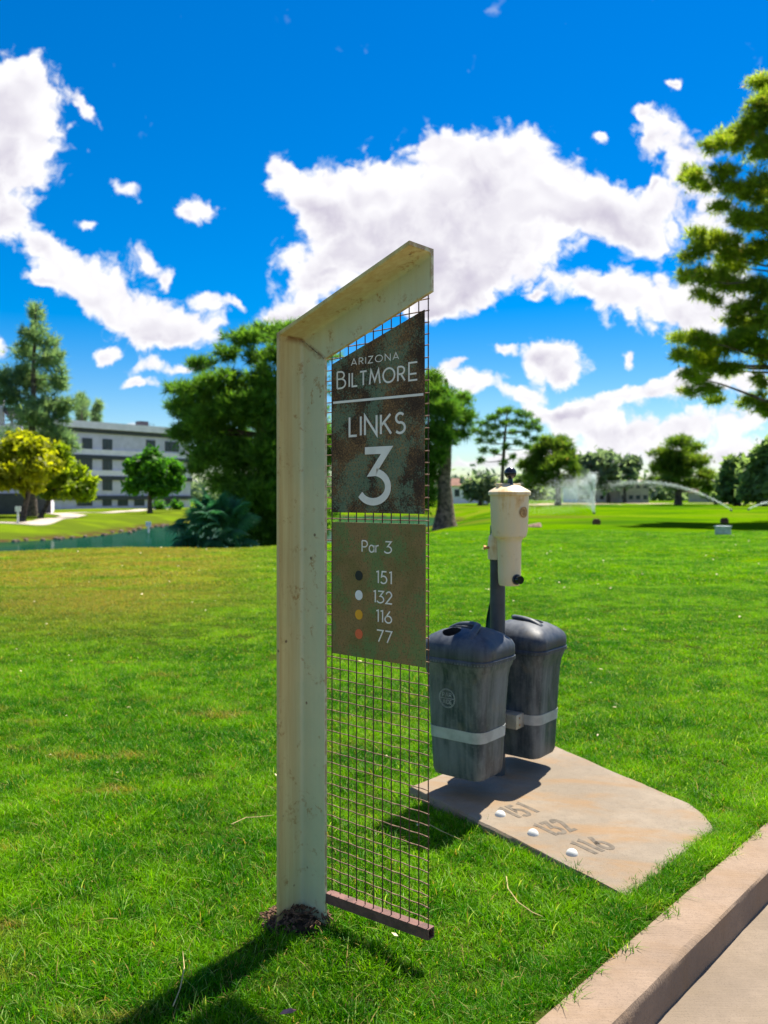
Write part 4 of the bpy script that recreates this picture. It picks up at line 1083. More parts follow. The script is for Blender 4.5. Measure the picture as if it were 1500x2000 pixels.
tree('broad_pine', 'mid green broad tree standing left of the tall water spray', 'tree', 92, [(1090, 975, .3), (1090, 925, .25), (1085, 880, .1)],
     [(1080, 866, 30, 14), (1055, 885, 26, 16), (1105, 888, 24, 18), (1045, 910, 28, 18), (1085, 905, 34, 22), (1118, 915, 14, 20), (1060, 935, 38, 16), (1105, 940, 24, 14), (1040, 940, 20, 14), (1095, 875, 18, 12)],
     'pine_mid', 3600, 'pine', .70, 'bark_dark', k=7, shell=.6)
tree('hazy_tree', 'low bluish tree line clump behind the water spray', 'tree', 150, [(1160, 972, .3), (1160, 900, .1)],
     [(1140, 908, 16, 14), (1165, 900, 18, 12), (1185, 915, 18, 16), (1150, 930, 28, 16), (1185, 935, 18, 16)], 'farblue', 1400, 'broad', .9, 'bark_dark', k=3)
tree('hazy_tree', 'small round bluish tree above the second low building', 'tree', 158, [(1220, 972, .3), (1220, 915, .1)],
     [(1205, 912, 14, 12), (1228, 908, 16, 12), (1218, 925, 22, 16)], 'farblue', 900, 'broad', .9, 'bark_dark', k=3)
tree('spreading_pine', 'wide green pine alone on the fairway in the right background', 'tree', 96, [(1325, 974, .36), (1325, 930, .3), (1325, 880, .12)],
     [(1320, 866, 30, 11), (1348, 878, 26, 12), (1290, 885, 26, 12), (1320, 892, 34, 14), (1362, 902, 26, 13), (1285, 912, 26, 14), (1325, 918, 44, 16), (1372, 928, 22, 12), (1300, 940, 36, 13), (1350, 945, 40, 14), (1335, 905, 30, 14), (1385, 950, 20, 12)],
     'pine_mid', 3600, 'pine', .70, 'bark_dark', k=7, shell=.6)
tree('green_tree', 'dense round green tree at the right edge, left of its taller neighbour', 'tree', 88, [(1440, 976, .3), (1440, 920, .12)],
     [(1432, 912, 18, 14), (1450, 920, 22, 18), (1425, 938, 22, 20), (1455, 950, 28, 18), (1430, 960, 26, 14)], 'far', 1900, 'broad', .55, 'bark_dark', k=3)
tree('green_tree', 'taller green tree cut by the right edge beyond the fairway', 'tree', 84, [(1492, 976, .3), (1490, 900, .12)],
     [(1485, 900, 24, 16), (1505, 895, 30, 22), (1475, 925, 24, 20), (1500, 935, 36, 24), (1480, 955, 28, 16)], 'far', 2300, 'broad', .55, 'bark_dark', k=3)
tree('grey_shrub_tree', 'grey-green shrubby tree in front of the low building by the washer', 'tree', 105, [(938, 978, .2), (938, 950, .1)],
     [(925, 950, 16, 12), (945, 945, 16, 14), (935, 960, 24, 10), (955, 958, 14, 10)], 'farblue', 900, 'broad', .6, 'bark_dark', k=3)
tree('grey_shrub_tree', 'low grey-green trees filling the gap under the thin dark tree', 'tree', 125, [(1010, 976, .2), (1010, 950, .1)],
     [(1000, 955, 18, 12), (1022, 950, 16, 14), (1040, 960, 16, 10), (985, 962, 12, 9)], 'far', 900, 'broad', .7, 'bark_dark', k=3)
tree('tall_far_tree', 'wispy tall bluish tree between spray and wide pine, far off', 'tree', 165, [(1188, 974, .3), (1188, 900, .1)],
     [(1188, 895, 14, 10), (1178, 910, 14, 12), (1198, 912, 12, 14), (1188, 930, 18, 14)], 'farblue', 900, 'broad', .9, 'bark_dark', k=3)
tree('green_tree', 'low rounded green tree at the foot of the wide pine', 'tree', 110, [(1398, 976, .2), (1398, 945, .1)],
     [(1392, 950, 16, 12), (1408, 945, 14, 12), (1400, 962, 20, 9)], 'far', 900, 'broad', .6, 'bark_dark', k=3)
# the tall pine at the right: trunk outside the frame, boughs reaching in
NEAR = [(1490, 160, 34, 14), (1500, 200, 40, 18), (1478, 232, 24, 14), (1415, 270, 26, 17), (1450, 260, 30, 18), (1390, 285, 20, 14), (1490, 290, 36, 26), (1345, 345, 18, 22), (1375, 365, 20, 14), (1405, 335, 22, 12), (1430, 370, 26, 14), (1480, 365, 34, 30), (1410, 405, 24, 12),
        (1450, 430, 30, 18), (1500, 430, 36, 26), (1360, 460, 22, 14), (1345, 500, 22, 16), (1395, 470, 26, 16), (1420, 505, 32, 20), (1470, 495, 36, 22), (1340, 540, 20, 18), (1375, 545, 26, 18), (1420, 555, 30, 16), (1490, 560, 40, 22), (1365, 575, 18, 9), (1450, 600, 26, 12), (1430, 625, 26, 14), (1490, 625, 34, 20), (1402, 590, 12, 8),
        (1330, 660, 22, 14), (1365, 665, 28, 18), (1330, 695, 22, 16), (1375, 705, 32, 22), (1415, 680, 34, 22), (1460, 660, 36, 18), (1420, 725, 26, 14), (1355, 735, 24, 12), (1495, 690, 34, 24), (1345, 765, 18, 9), (1385, 765, 22, 10), (1455, 785, 20, 9), (1490, 795, 26, 14), (1480, 740, 10, 14),
        (1560, 250, 60, 60), (1580, 420, 70, 70), (1570, 600, 70, 70), (1560, 740, 60, 40), (1660, 200, 80, 80), (1720, 400, 90, 90), (1720, 600, 90, 80), (1620, 60, 70, 70), (1800, 300, 80, 90), (1820, 520, 80, 80), (1700, -60, 70, 60)]
tree('tall_pine', 'very tall bright green pine whose boughs reach in from the right edge', 'tree', 42, [(1660, 1018, .62), (1655, 800, .52), (1650, 500, .42), (1660, 200, .25), (1680, -40, .10)], NEAR + [(x_ + rng.uniform(8, 34), y_ + rng.uniform(-14, 22), a_ * .85, b_ * .9) for x_, y_, a_, b_ in NEAR[:48]], 'pine', 46000, 'pine', .36, 'bark', k=7, shell=.7, jit=1.0, r_tip=.06, fill=.95, min_limb=24)

# far wood closing the horizon
P = []; N = []
for i in range(330):
    a = R(-75 + 150 * (i + rng.uniform(0, 1)) / 330); r_ = rng.uniform(250, 330); hgt = rng.uniform(4, 9.5); cxy = (math.sin(a) * r_, math.cos(a) * r_)
    q, nn = blob_points([((cxy[0], cxy[1], hgt * .5), (hgt * .75, hgt * .6, hgt * .55))], 42, .4); P.append(q); N.append(nn)
V, T = leaf_quads(np.concatenate(P), np.concatenate(N), 1.5, 2)
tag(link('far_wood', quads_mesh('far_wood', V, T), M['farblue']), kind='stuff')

# ------------------------------------------------------------------ buildings
def facade_frame(px, d, ang):
    o = at(px, HOR, d); o.z = 0; u = Vector((math.cos(ang), math.sin(ang), 0)); nn = Vector((u.y, -u.x, 0))
    return o, u, nn                                            # u runs right along the front, nn points out of the front
def fbox(b, o, u, nn, s0, s1, z0, z1, d0, d1):
    """box on a front: s along, z up, d out from the front"""
    q = lambda s, dd, zz: o + u * s + nn * dd + Vector((0, 0, zz))
    b.hexa([q(s0, d1, z0), q(s1, d1, z0), q(s1, d0, z0), q(s0, d0, z0), q(s0, d1, z1), q(s1, d1, z1), q(s1, d0, z1), q(s0, d0, z1)])
def window(root, o, u, nn, s0, s1, z0, z1, mull=1):
    b = MB(); f = .09; oo = o - root.location
    for q in ((s0, s1, z0, z0 + f), (s0, s1, z1 - f, z1), (s0, s0 + f, z0 + f, z1 - f), (s1 - f, s1, z0 + f, z1 - f)): fbox(b, oo, u, nn, *q, .004, .06)
    for j in range(mull):
        c = s0 + (s1 - s0) * (j + 1) / (mull + 1); fbox(b, oo, u, nn, c - .035, c + .035, z0 + f, z1 - f, .006, .055)
    w_ = b.build('window', M['frame'], root)
    b = MB(); fbox(b, oo, u, nn, s0 + .02, s1 - .02, z0 + .02, z1 - .02, .002, .02); b.build('pane', M['glass'], w_)
def apartment():
    d = 112; ang = math.atan2(.107, .072) * .92
    o, u, nn = facade_frame(158, d, ang); o.z = -.5
    root = empty('apartment_building', o + u * 6, 'pale grey four-storey apartment block with charcoal bands across the lake', 'building'); root.location.z = -.5
    oo = o - root.location
    def s_at(px): q = (px - 750) / F; return (q * o.y - o.x) / (u.x - q * u.y)
    def z_at(px, py): return CAMH + (HOR - py) / F * (o.y + s_at(px) * u.y) + .5
    sL, sR = s_at(108), s_at(372)
    zr = z_at(158, 830.5); H3 = z_at(158, 889); H2 = z_at(158, 928.5); H1 = z_at(158, 968); 
    b = MB(); fbox(b, oo, u, nn, sL, sR, 0, zr - .35, -16, 0); b.build('wall', M['wall'], root)
    b = MB(); fbox(b, oo, u, nn, sL - .5, sR + .5, zr - .347, zr + .55, -16.5, .55); b.build('roof', M['wall_white'], root)
    b = MB(); fbox(b, oo, u, nn, s_at(306), s_at(306) + 1.4, zr + .552, zr + 1.6, -5, -3.8); b.build('chimney', M['frame'], root)
    for z0 in (zr - .349, H3 + .1, H2, H1):
        b = MB(); fbox(b, oo, u, nn, sL - .2, sR + .2, z0 - .55, z0, -.2, .25); b.build('dark_band', M['band'], root)
    for z0 in (H3 + .102, H2 + .002):
        b = MB(); fbox(b, oo, u, nn, sL - .1, sR + .1, z0, z0 + .75, -.2, .16); b.build('ledge', M['wall_white'], root)
    zt = [(zr - 3.3, zr - 1.15), (H3 - 3.25, H3 - .75), (H2 - 2.9, H2 - .8)]
    def wn(px0, px1, py0, py1, mull=1):
        s0, s1 = s_at(px0), s_at(px1); window(root, oo + root.location, u, nn, s0, s1, z_at(px0, py1), z_at(px0, py0), mull)
    for px0, px1, py0, py1, mu in ((116, 132, 858, 879, 1), (160, 180, 855, 878, 2), (200, 219, 857, 878.5, 1), (285, 303, 859, 880.5, 1), (322, 349, 862, 881.5, 2), (116, 132, 894, 918, 1), (148, 180, 894, 917.5, 3), (200, 219, 896, 918.5, 1), (285, 303, 899, 919, 1), (322, 349, 902, 920, 2),
                                  (150, 178, 936, 957, 2), (200, 219, 937, 958, 1), (285, 303, 937, 957, 1), (322, 349, 938, 957, 2), (150, 180, 976, 988, 2), (200, 218, 975, 988, 1), (230, 250, 976, 988, 1), (262, 282, 976, 988, 1), (322, 349, 975, 988, 2)):
        wn(px0, px1, py0, py1, mu)
    # rooftop rail
    b = MB(); fbox(b, oo, u, nn, s_at(296), s_at(326), zr + 1.2, zr + 1.24, -3, -2.96)
    for px in (297, 304, 311, 318, 325): fbox(b, oo, u, nn, s_at(px), s_at(px) + .05, zr + .555, zr + 1.2, -3, -2.96)
    b.build('roof_rail', M['frame'], root)
apartment()
def left_block():
    o, u, nn = facade_frame(-60, 78, R(20)); o.z = -.5
    root = empty('terrace_building', o + u * 3, 'white building with a roof terrace pillar and flat canopy at the left edge', 'building'); root.location.z = -.5
    oo = o - root.location; s = lambda px: ((px - 750) / F * o.y - o.x) / (u.x - (px - 750) / F * u.y)
    zz = lambda px, py: CAMH + (HOR - py) / F * (o.y + s(px) * u.y) + .5
    b = MB(); fbox(b, oo, u, nn, -6, s(100), 0, zz(40, 850), -14, 0); b.build('wall', M['wall_white'], root)
    b = MB(); fbox(b, oo, u, nn, -6, s(42), zz(20, 850) + .002, zz(20, 832), -12, -.4); b.build('parapet', M['wall'], root)
    b = MB(); fbox(b, oo, u, nn, s(-6), s(7), zz(2, 832) + .2, zz(2, 768), -1.5, .3); b.build('pillar', M['wall'], root)
    b = MB(); fbox(b, oo, u, nn, s(7) + .02, s(42), zz(20, 806), zz(20, 797), -8, 1.2); b.build('canopy', M['band'], root)
    for px in (22, 40):
        b = MB(); fbox(b, oo, u, nn, s(px) - .12, s(px) + .12, zz(20, 832) + .002, zz(20, 806) - .002, -.9, -.65); b.build('canopy_post', M['wall'], root)
    for px0, px1 in ((4, 22), (30, 46)): window(root, oo + root.location, u, nn, s(px0), s(px1), zz(px0, 905), zz(px0, 872), 1)
    b = MB(); fbox(b, oo, u, nn, -6, s(100), .1, 2.0, .8, .95); b.build('dark_patio_wall', M['band'], root)
left_block()
def low_building(name, label, px0, px1, d, top, roof_m, wall_m, wins, storeys, ang=0.0, roof_h=.7):
    o, u, nn = facade_frame(px0, d, ang); o.z = gz(o.x, o.y) - .2
    root = empty(name, Vector(o), label, 'building'); oo = Vector((0, 0, 0))
    W_ = (px1 - px0) / F * d; H = CAMH + (HOR - top) / F * d - o.z
    b = MB(); fbox(b, oo, u, nn, 0, W_, 0, H - roof_h, -12, 0); b.build('wall', wall_m, root)
    b = MB(); q = lambda s, dd, zz: oo + u * s + nn * dd + Vector((0, 0, zz))
    b.hexa([q(-.5, .6, H - roof_h + .002), q(W_ + .5, .6, H - roof_h + .002), q(W_ + .5, -12.6, H - roof_h + .002), q(-.5, -12.6, H - roof_h + .002), q(0, -.6, H), q(W_, -.6, H), q(W_, -11, H), q(0, -11, H)]); b.build('roof', roof_m, root)
    for r_ in range(storeys):
        z1 = (H - roof_h) * (r_ + .80) / storeys; z0 = (H - roof_h) * (r_ + .42) / storeys
        for k_ in range(wins):
            s0 = W_ * (k_ + .22) / wins; window(root, Vector(o), u, nn, s0, s0 + W_ / wins * .56, z0, z1, 1)
low_building('clubhouse', 'low white building with pinkish roof behind the leaning trunk and washer', 884, 972, 150, 934, M['terracotta'], M['wall_white'], 5, 1, R(8), 1.3)
low_building('long_building', 'long pale two-storey building behind the water spray', 1128, 1210, 170, 938, M['tan'], M['wall_white'], 6, 2, R(2), .6)
low_building('long_building', 'tan building block with dark windows adjoining the long pale building', 1211, 1268, 164, 935, M['tan'], M['tan'], 4, 2, R(2), .6)
low_building('house', 'small tan house between the wide pine and right edge trees', 1385, 1440, 175, 952, M['terracotta'], M['tan'], 3, 1, 0, .9)

# ------------------------------------------------------------------ paths, bunkers, shore
def ribbon(name, pts, m, lift=.03, width=1.4):
    b = MB(); P_ = catmull_open([(p.x, p.y) for p in pts]); L_ = []; R_ = []
    for i, p in enumerate(P_):
        t = (P_[min(i + 1, len(P_) - 1)] - P_[max(i - 1, 0)]); t /= np.linalg.norm(t); nn = np.array([-t[1], t[0]]) * width / 2
        L_.append(p + nn); R_.append(p - nn)
    rings = []
    for l_, r_ in zip(L_, R_):
        zl, zr = gz(*l_) + lift, gz(*r_) + lift
        rings.append([Vector((l_[0], l_[1], zl - .12)), Vector((r_[0], r_[1], zr - .12)), Vector((r_[0], r_[1], zr)), Vector((l_[0], l_[1], zl))])
    b.loft(rings); return tag(b.build(name, m, auto=40), kind='structure')
ribbon('path', [gp(-80, 1014, -.42), gp(0, 1022, -.42), gp(60, 1023, -.42), (gp(110, 1014, -.42)), gp(145, 1008, -.42)], M['path'], .04, 1.8)
ribbon('path', [gp(145, 1008, -.42), gp(110, 1003, -.42), gp(190, 1001, -.42), gp(260, 998, -.42), gp(330, 993, -.42)], M['path'], .045, 2.2)
def flat_patch(name, px, py, rx, rz, m, lift=.02):
    c = gp(px, py, 0); b = MB(); ring = []; inner = []
    for a in np.linspace(0, 2 * math.pi, 41)[:-1]:
        w_ = 1 + .18 * math.sin(3 * a + px) + .1 * math.sin(5 * a)
        x_, y_ = c.x + rx * w_ * math.cos(a), c.y + rz * w_ * math.sin(a); ring.append(Vector((x_, y_, gz(x_, y_) + lift)))
        x2, y2 = c.x + rx * w_ * .5 * math.cos(a), c.y + rz * w_ * .5 * math.sin(a); inner.append(Vector((x2, y2, gz(x2, y2) + lift)))
    b.loft([ring, inner], True); return tag(b.build(name, m, smooth=True, auto=80), kind='structure')
flat_patch('sand_bunker', 1085, 987, 7, 14, M['sand']); flat_patch('sand_bunker', 1330, 985, 8, 12, M['sand']); flat_patch('sand_bunker', 1010, 989, 4, 5, M['sand'])
# brown stones along the far shore
b = MB()
for i in range(len(LP)):
    x_, y_ = LP[i]
    if y_ < 30 or x_ > 0: continue
    a_, c_ = LP[i - 1], LP[i]
    for t in rng.uniform(0, 1, 2):
        p = a_ + (c_ - a_) * t; r_ = rng.uniform(.06, .2)
        b.lathe([(r_ * .5, -.12), (r_, 0), (r_ * .8, r_ * .5), (r_ * .3, r_ * .75)], 6, (p[0] + rng.normal(0, .25), p[1] + rng.normal(0, .25), -1.0))
tag(b.build('shore_stones', M['rock']), kind='stuff')

def bollard(px, py, d, h, label, m, name='marker_post', cap=None):
    p = at(px, py, d); base = Vector((p.x, p.y, max(-1.3, gz(p.x, p.y))))
    root = empty(name, base, label, 'post'); b = MB(); b.tube([(0, 0, -.1), (0, 0, h)], .06, 10); b.build('shaft', m, root, smooth=True, auto=40)
    b = MB(); b.box(-.16, .16, -.03, .03, h - .28, h + .02); b.build('panel', cap or m, root, bevel=.01)
bollard(35, 1014, 50, 1.0, 'short white post beside the path under the yellow tree', M['whitepost'])
bollard(290, 1030, 52, .95, 'pale blue-white marker post standing in the lake', M['whitepost'], cap=simple('pale_blue_panel', (.45, .62, .70), .5))
for px, py, lab in ((1165, 1024, 'small brown tee marker block below the tall water spray'), (1415, 1022, 'small brown tee marker block under the right water arc')):
    p = gp(px, py); b = MB(); b.box(-.16, .16, -.10, .10, 0, .20); b.box(-.12, .12, -.07, .07, .20, .26)
    o = b.build('tee_marker', M['brownpost'], None, bevel=.015); o.location = (p.x, p.y, gz(p.x, p.y)); tag(o, lab, 'marker')
p = gp(1412, 1047); r_ = empty('white_tee_box', (p.x, p.y, gz(p.x, p.y)), 'small pale white box standing on the fairway at the right', 'box')
b = MB(); b.box(-.20, .20, -.14, .14, .0, .24); b.build('body', simple('weathered_pale_box', (.42, .48, .47), .7), r_, bevel=.015); b = MB(); b.box(-.22, .22, -.16, .16, .242, .275); b.build('lid', simple('pale_blue_lid', (.42, .52, .54), .6), r_, bevel=.01)
p = gp(1042, 1031); b = MB(); q = [.75 * v_ for v_ in (Vector((-.5, -.25, .0)), Vector((.35, -.3, 0)), Vector((.5, .25, 0)), Vector((-.4, .3, 0)), Vector((-.36, -.12, .10)), Vector((.30, -.08, .22)), Vector((.40, .2, .26)), Vector((-.3, .2, .12)))]
b.hexa(q); o = b.build('pinkish_stone', simple('pinkish_stone', (.26, .16, .11), .9, 0, .25, 6, .5), None, bevel=.04, loc=(p.x, p.y, gz(p.x, p.y))); tag(o, 'low pinkish stone on the grass just right of the washer body', 'stone')
for px, lab in ((310, 'small clipped green shrub at the foot of the apartment block'), (344, 'tiny clipped shrub near the right end of the apartment block')):
    c = at(px, 986, 104); rt = empty('shrub', (c.x, c.y, gz(c.x, c.y)), lab, 'shrub', 'clipped shrubs by the apartments')
    P, N = blob_points([((0, 0, .5), (.75, .75, .6))], 240); V, T = leaf_quads(P, N, .22, 2); link('foliage', quads_mesh('foliage', V, T), M['broad'], rt)

# ------------------------------------------------------------------ sprinklers: ballistic droplets
def spray(name, label, src, jets, head_h=.12):
    """jets: (vx, vy, vz, spread, n, r0, r1, tmax, drift)"""
    root = empty(name, src, label, 'sprinkler', 'sprinklers on the fairway')
    b = MB(); b.lathe([(.09, -.1), (.09, head_h * .6), (.06, head_h), (.02, head_h + .02)], 12); b.build('head', M['frame'], root, smooth=True, auto=40)
    Vv = []
    for (vx, vy, vz, sp, n_, r0, r1, tm, dr) in jets:
        t = rng.uniform(0, 1, n_) ** .8 * tm
        v = np.array([vx, vy, vz]) * (1 + rng.normal(0, sp * .35, (n_, 1))) + rng.normal(0, sp * 2.2, (n_, 3))
        p = v * t[:, None]; p[:, 2] -= 4.9 * t * t; p[:, 0] += dr * t * t * rng.uniform(0, 1.4, n_); p[:, 2] += head_h
        p += rng.normal(0, .03, (n_, 3)) * (1 + 3 * t[:, None])
        ok = p[:, 2] > .0; p = p[ok]; r_ = rng.uniform(r0, r1, len(p))[:, None]
        T4 = np.array([[1, 1, 1], [1, -1, -1], [-1, 1, -1], [-1, -1, 1]]) * .7
        for f in ((0, 1, 2), (0, 3, 1), (0, 2, 3), (1, 3, 2)):
            Vv.append(np.stack([p + T4[i] * r_ for i in f], 1))
    V = np.concatenate(Vv); m = quads_mesh('water_jet', V, np.full(len(V), .5))
    j = link('water_jet', m, M['drop'], root); j['kind'] = 'stuff'
s1 = gp(1160, 1005); s1.z = gz(s1.x, s1.y)
spray('sprinkler', 'sprinkler head throwing a tall upright fan of white spray, mist drifting left', s1, [(.25, .4, 6.9, .05, 1500, .010, .022, .9, -.6), (-.5, .2, 6.3, .10, 4200, .007, .017, 1.0, -2.2), (-1.5, .1, 5.2, .2, 5200, .006, .014, 1.0, -3.2), (-2.6, 0, 4.2, .3, 3200, .005, .011, .9, -3.5)])
s2 = gp(1428, 1003); s2.z = gz(s2.x, s2.y)
spray('sprinkler', 'sprinkler head throwing one long thin arc of water to the left', s2, [(-9.2, 1.0, 6.2, .010, 2300, .008, .016, .86, -1.0), (-9.0, 1.0, 6.0, .05, 2600, .005, .010, .95, -2.0)])
s3 = gp(1462, 1001); s3.z = gz(s3.x, s3.y)
spray('sprinkler', 'sprinkler head at the right edge throwing a jet out of frame', s3, [(7.5, 1.0, 3.4, .012, 1500, .010, .02, .6, 0)])

# ------------------------------------------------------------------ grass
def clump_mesh(name, n_, rad, hmin, hmax, wmin, wmax):
    V4 = []; T = []
    Q = []
    for i in range(n_):
        a = rng.uniform(0, 6.283); r_ = rad * math.sqrt(rng.uniform(0, 1)); p = np.array([r_ * math.cos(a), r_ * math.sin(a), -.004])
        h = rng.uniform(hmin, hmax); lean = abs(rng.normal(0, .75)) * h + .15 * h; d = rng.uniform(0, 6.283); dv = np.array([math.cos(d), math.sin(d), 0]); sv_ = np.array([-dv[1], dv[0], 0])
        # blades twist, so some show their flat side to any viewer
        tw = rng.uniform(-1.2, 1.2); sv_ = sv_ * math.cos(tw) + dv * math.sin(tw)
        w_ = rng.uniform(wmin, wmax) * .5; t_ = rng.uniform(0, 1)
        pr = None
        for k_ in range(4):
            f = k_ / 3; c = p + np.array([0, 0, 1]) * h * (f - .28 * f * f * (lean / h)) + dv * lean * f ** 1.8; ww = w_ * (1, .95, .7, .06)[k_]
            cur = (c - sv_ * ww, c + sv_ * ww)
            if pr is not None: Q.append([pr[0], pr[1], cur[1], cur[0]]); T.append(t_)
            pr = cur
    m = quads_mesh(name, np.array(Q), np.array(T)); m.materials.append(M['blade'])
    m.polygons.foreach_set('use_smooth', [True] * len(m.polygons)); return m
def in_poly(x, y, P_):
    c = False
    for i in range(len(P_)):
        a, b_ = P_[i - 1], P_[i]
        if (a.y > y) != (b_.y > y) and x < a.x + (y - a.y) / (b_.y - a.y) * (b_.x - a.x): c = not c
    return c
def poly_dist(x, y, P_):
    best = 9; p = Vector((x, y))
    for i in range(len(P_)):
        a, c = P_[i - 1].xy, P_[i].xy; e = c - a; t = max(0, min(1, (p - a).dot(e) / e.length_squared)); best = min(best, (p - a - e * t).length)
    return best
def scatter(name, kinds, y0, y1, step, smin, smax, skip=0.0, margin=.55, hug=False):
    pts = []; rot = []; scl = []; idx = []
    y = y0
    while y < y1:
        half = .46 * y + margin; x = -half
        while x < half:
            px_, py_ = x + rng.uniform(-.5, .5) * step, y + rng.uniform(-.5, .5) * step; x += step
            if rng.uniform() < skip: continue
            ks = kerb_s(px_, py_)
            if ks > -.012 + .02 * mnoise.noise(Vector((px_ * 5, py_ * 5, 0))): continue
            sl = in_poly(px_, py_, SLAB); pd = poly_dist(px_, py_, SLAB) if py_ < 4.4 else 9
            if sl and pd > .006: continue
            dm = math.hypot((px_ - mound_c.x) / .115, (py_ - mound_c.y) / .08)
            if dm < 1 and rng.uniform() < .93: continue
            s_ = rng.uniform(smin, smax)
            if pd < .10 or ks > -.09: s_ *= rng.uniform(.75, 1.1)
            t_ = mnoise.noise(Vector((px_ * 2.3, py_ * 2.3, 7))); s_ *= 1 + .35 * t_
            pts.append((px_, py_)); rot.append(rng.uniform(0, 6.283)); scl.append(s_); idx.append(int(rng.integers(0, len(kinds))))
        y += step
    if hug:
        for i in range(1000):
            p_ = KO + KD * rng.uniform(-.1, 2.6) - KN * (rng.uniform(.036, .10) + .012 * mnoise.noise(Vector((i * .01, 0, 0))))
            if not in_poly(p_.x, p_.y, SLAB) and p_.y > 1.6: pts.append((p_.x, p_.y)); rot.append(rng.uniform(0, 6.283)); scl.append(rng.uniform(.55, .9)); idx.append(int(rng.integers(0, len(kinds))))
        for i in range(len(SLAB)):
            a_, c_ = SLAB[i - 1], SLAB[i]; L_ = (c_ - a_).length; nn_ = Vector(((c_ - a_).y, -(c_ - a_).x, 0)).normalized()
            for j in range(int(L_ * 90)):
                p_ = a_.lerp(c_, rng.uniform(0, 1)) + nn_ * rng.uniform(.022, .06)
                if kerb_s(p_.x, p_.y) < -.005: pts.append((p_.x, p_.y)); rot.append(rng.uniform(0, 6.283)); scl.append(rng.uniform(.6, .95)); idx.append(int(rng.integers(0, len(kinds))))
    A = np.array(pts); Z = ground_h(A[:, 0], A[:, 1])
    m = bpy.data.meshes.new(name); m.from_pydata(np.column_stack([A, Z]).tolist(), [], [])
    for nm, arr, ty in (('rot', rot, 'FLOAT'), ('scl', scl, 'FLOAT'), ('pick', idx, 'INT')):
        a = m.attributes.new(nm, ty, 'POINT'); a.data.foreach_set('value', np.array(arr, np.int32 if ty == 'INT' else np.float32))
    o = link(name, m); tag(o, kind='stuff')
    src = bpy.data.collections.new(name + '_source')
    for i, k_ in enumerate(kinds):
        src.objects.link(bpy.data.objects.new(name + '_tuft_%02d' % i, k_))
    ng = bpy.data.node_groups.new(name + '_nodes', 'GeometryNodeTree')
    ng.interface.new_socket('Geometry', in_out='INPUT', socket_type='NodeSocketGeometry'); ng.interface.new_socket('Geometry', in_out='OUTPUT', socket_type='NodeSocketGeometry')
    q = NT(ng); gi_ = q.node('NodeGroupInput'); go_ = q.node('NodeGroupOutput')
    ci = q.node('GeometryNodeCollectionInfo'); ci.inputs['Collection'].default_value = src; ci.inputs['Separate Children'].default_value = True; ci.inputs['Reset Children'].default_value = True
    ip = q.node('GeometryNodeInstanceOnPoints'); ip.inputs['Pick Instance'].default_value = True
    def attr(nm, ty):
        a = q.node('GeometryNodeInputNamedAttribute', data_type=ty); a.inputs['Name'].default_value = nm; return [s for s in a.outputs if s.enabled and s.name == 'Attribute'][0]
    q.l.new(gi_.outputs[0], ip.inputs['Points']); q.l.new(ci.outputs[0], ip.inputs['Instance'])
    q.l.new(attr('pick', 'INT'), ip.inputs['Instance Index'])
    q.l.new(q.comb(0.0, 0.0, attr('rot', 'FLOAT')), ip.inputs['Rotation'])
    q.l.new(attr('scl', 'FLOAT'), ip.inputs['Scale'])
    q.l.new(ip.outputs[0], go_.inputs[0])
    md = o.modifiers.new('grow', 'NODES'); md.node_group = ng
    return len(pts)
near_k = [clump_mesh('turf_tuft', 110, .05, .014, .036, .0016, .0032) for _ in range(6)] + [clump_mesh('turf_tuft', 80, .045, .022, .054, .0018, .0036) for _ in range(3)]
mid_k = [clump_mesh('turf_patch', 620, .16, .016, .034, .0024, .0048) for _ in range(5)]
far_k = [clump_mesh('turf_swath', 900, .42, .018, .036, .005, .010) for _ in range(4)]
c1 = scatter('grass', near_k, 1.5, 6.0, .050, .75, 1.25, hug=True)
c2 = scatter('grass', mid_k, 6.0, 11.5, .20, .8, 1.2)
c3 = scatter('grass', far_k, 11.5, 30, .50, .8, 1.2)
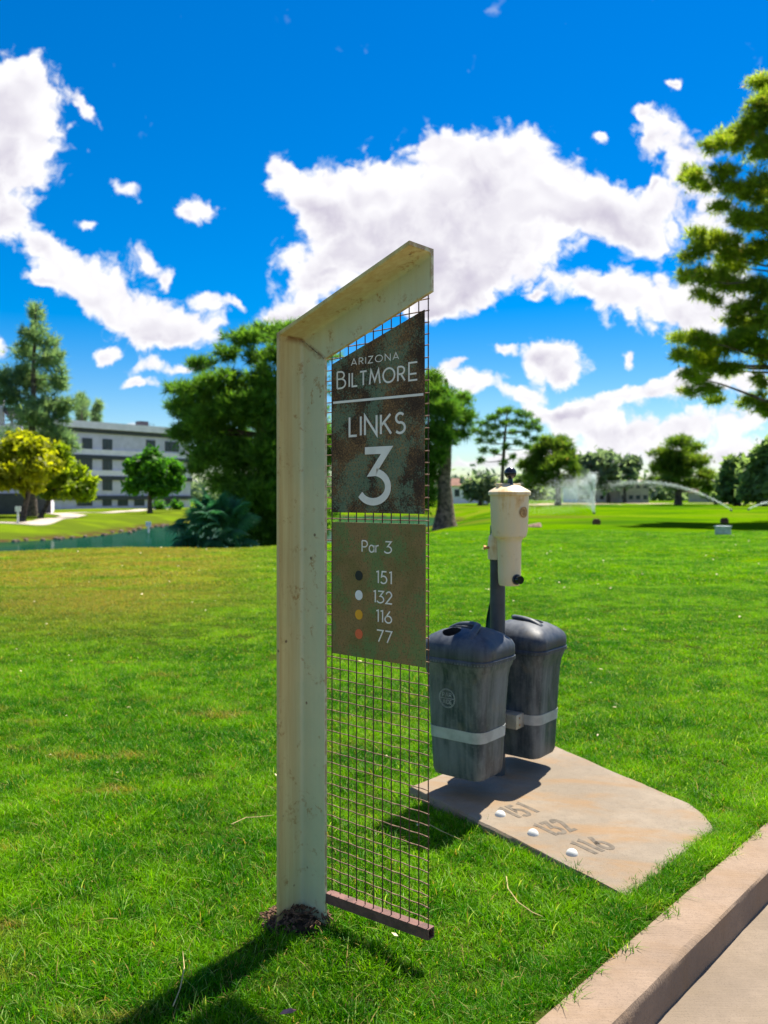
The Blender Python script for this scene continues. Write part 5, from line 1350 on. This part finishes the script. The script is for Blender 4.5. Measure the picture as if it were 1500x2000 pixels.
print('grass instances', c1, c2, c3)

# ------------------------------------------------------------------ small things on the lawn
def clear(x, y): return kerb_s(x, y) < -.1 and not in_poly(x, y, SLAB) and lake_dist(np.array([x]), np.array([y]))[0] > 5
V = []
for i in range(330):
    y_ = 2.2 + 26 * rng.uniform(0, 1) ** .8; x_ = rng.uniform(-.46, .46) * y_
    if not clear(x_, y_): continue
    s_ = rng.uniform(.004, .010) * (1 + y_ * .12); c = np.array([x_, y_, gz(x_, y_) + rng.uniform(.018, .036)]); a = rng.normal(size=3); a[2] *= .4; a /= np.linalg.norm(a); b_ = np.cross(a, [0, 0, 1]); b_ /= np.linalg.norm(b_)
    V.append([c - a * s_, c - b_ * s_ * .6, c + a * s_, c + b_ * s_ * .6])
lm = quads_mesh('leaf_litter', np.array(V), np.full(len(V), .5)); tag(link('leaf_litter', lm, M['petal']), kind='stuff')
def stem(px, pts, label):
    b = MB(); P_ = [gp(x, y, .036) for x, y in pts]; b.tube(P_, [.0016] * (len(P_) - 1) + [.0006], 5)
    o = b.build('dry_stem', M['straw'], smooth=True); tag(o, label, 'dry stem', 'dry grass stems lying on the lawn')
stem(0, [(338, 1965), (352, 1930), (360, 1890), (357, 1858)], 'upright curved dry stem in the shade near the bottom left of the lawn')
stem(0, [(452, 1610), (480, 1597), (512, 1595), (535, 1592)], 'dry straw stem lying left of the sign post')
stem(0, [(989, 1712), (992, 1735), (1012, 1762), (1040, 1782), (1060, 1790)], 'long curved dry stem on the grass between slab and kerb')
stem(0, [(838, 1610), (860, 1622), (900, 1640)], 'dry stem beside the shaded near edge of the slab')
c = gp(563, 1978, .04); b = MB()
prof = [(-.02, 0), (-.012, .010), (.004, .012), (.018, .003), (.010, -.008), (-.008, -.009)]
b.loft([[c + Vector((x_, y_ * .8 + zz * .5, zz + .18 * x_ + .25 * abs(y_))) for x_, y_ in prof] for zz in (0, .001)], True)
tag(b.build('fallen_leaf', M['pinkleaf']), 'small pinkish brown dry leaf lying on the grass at the bottom', 'leaf')
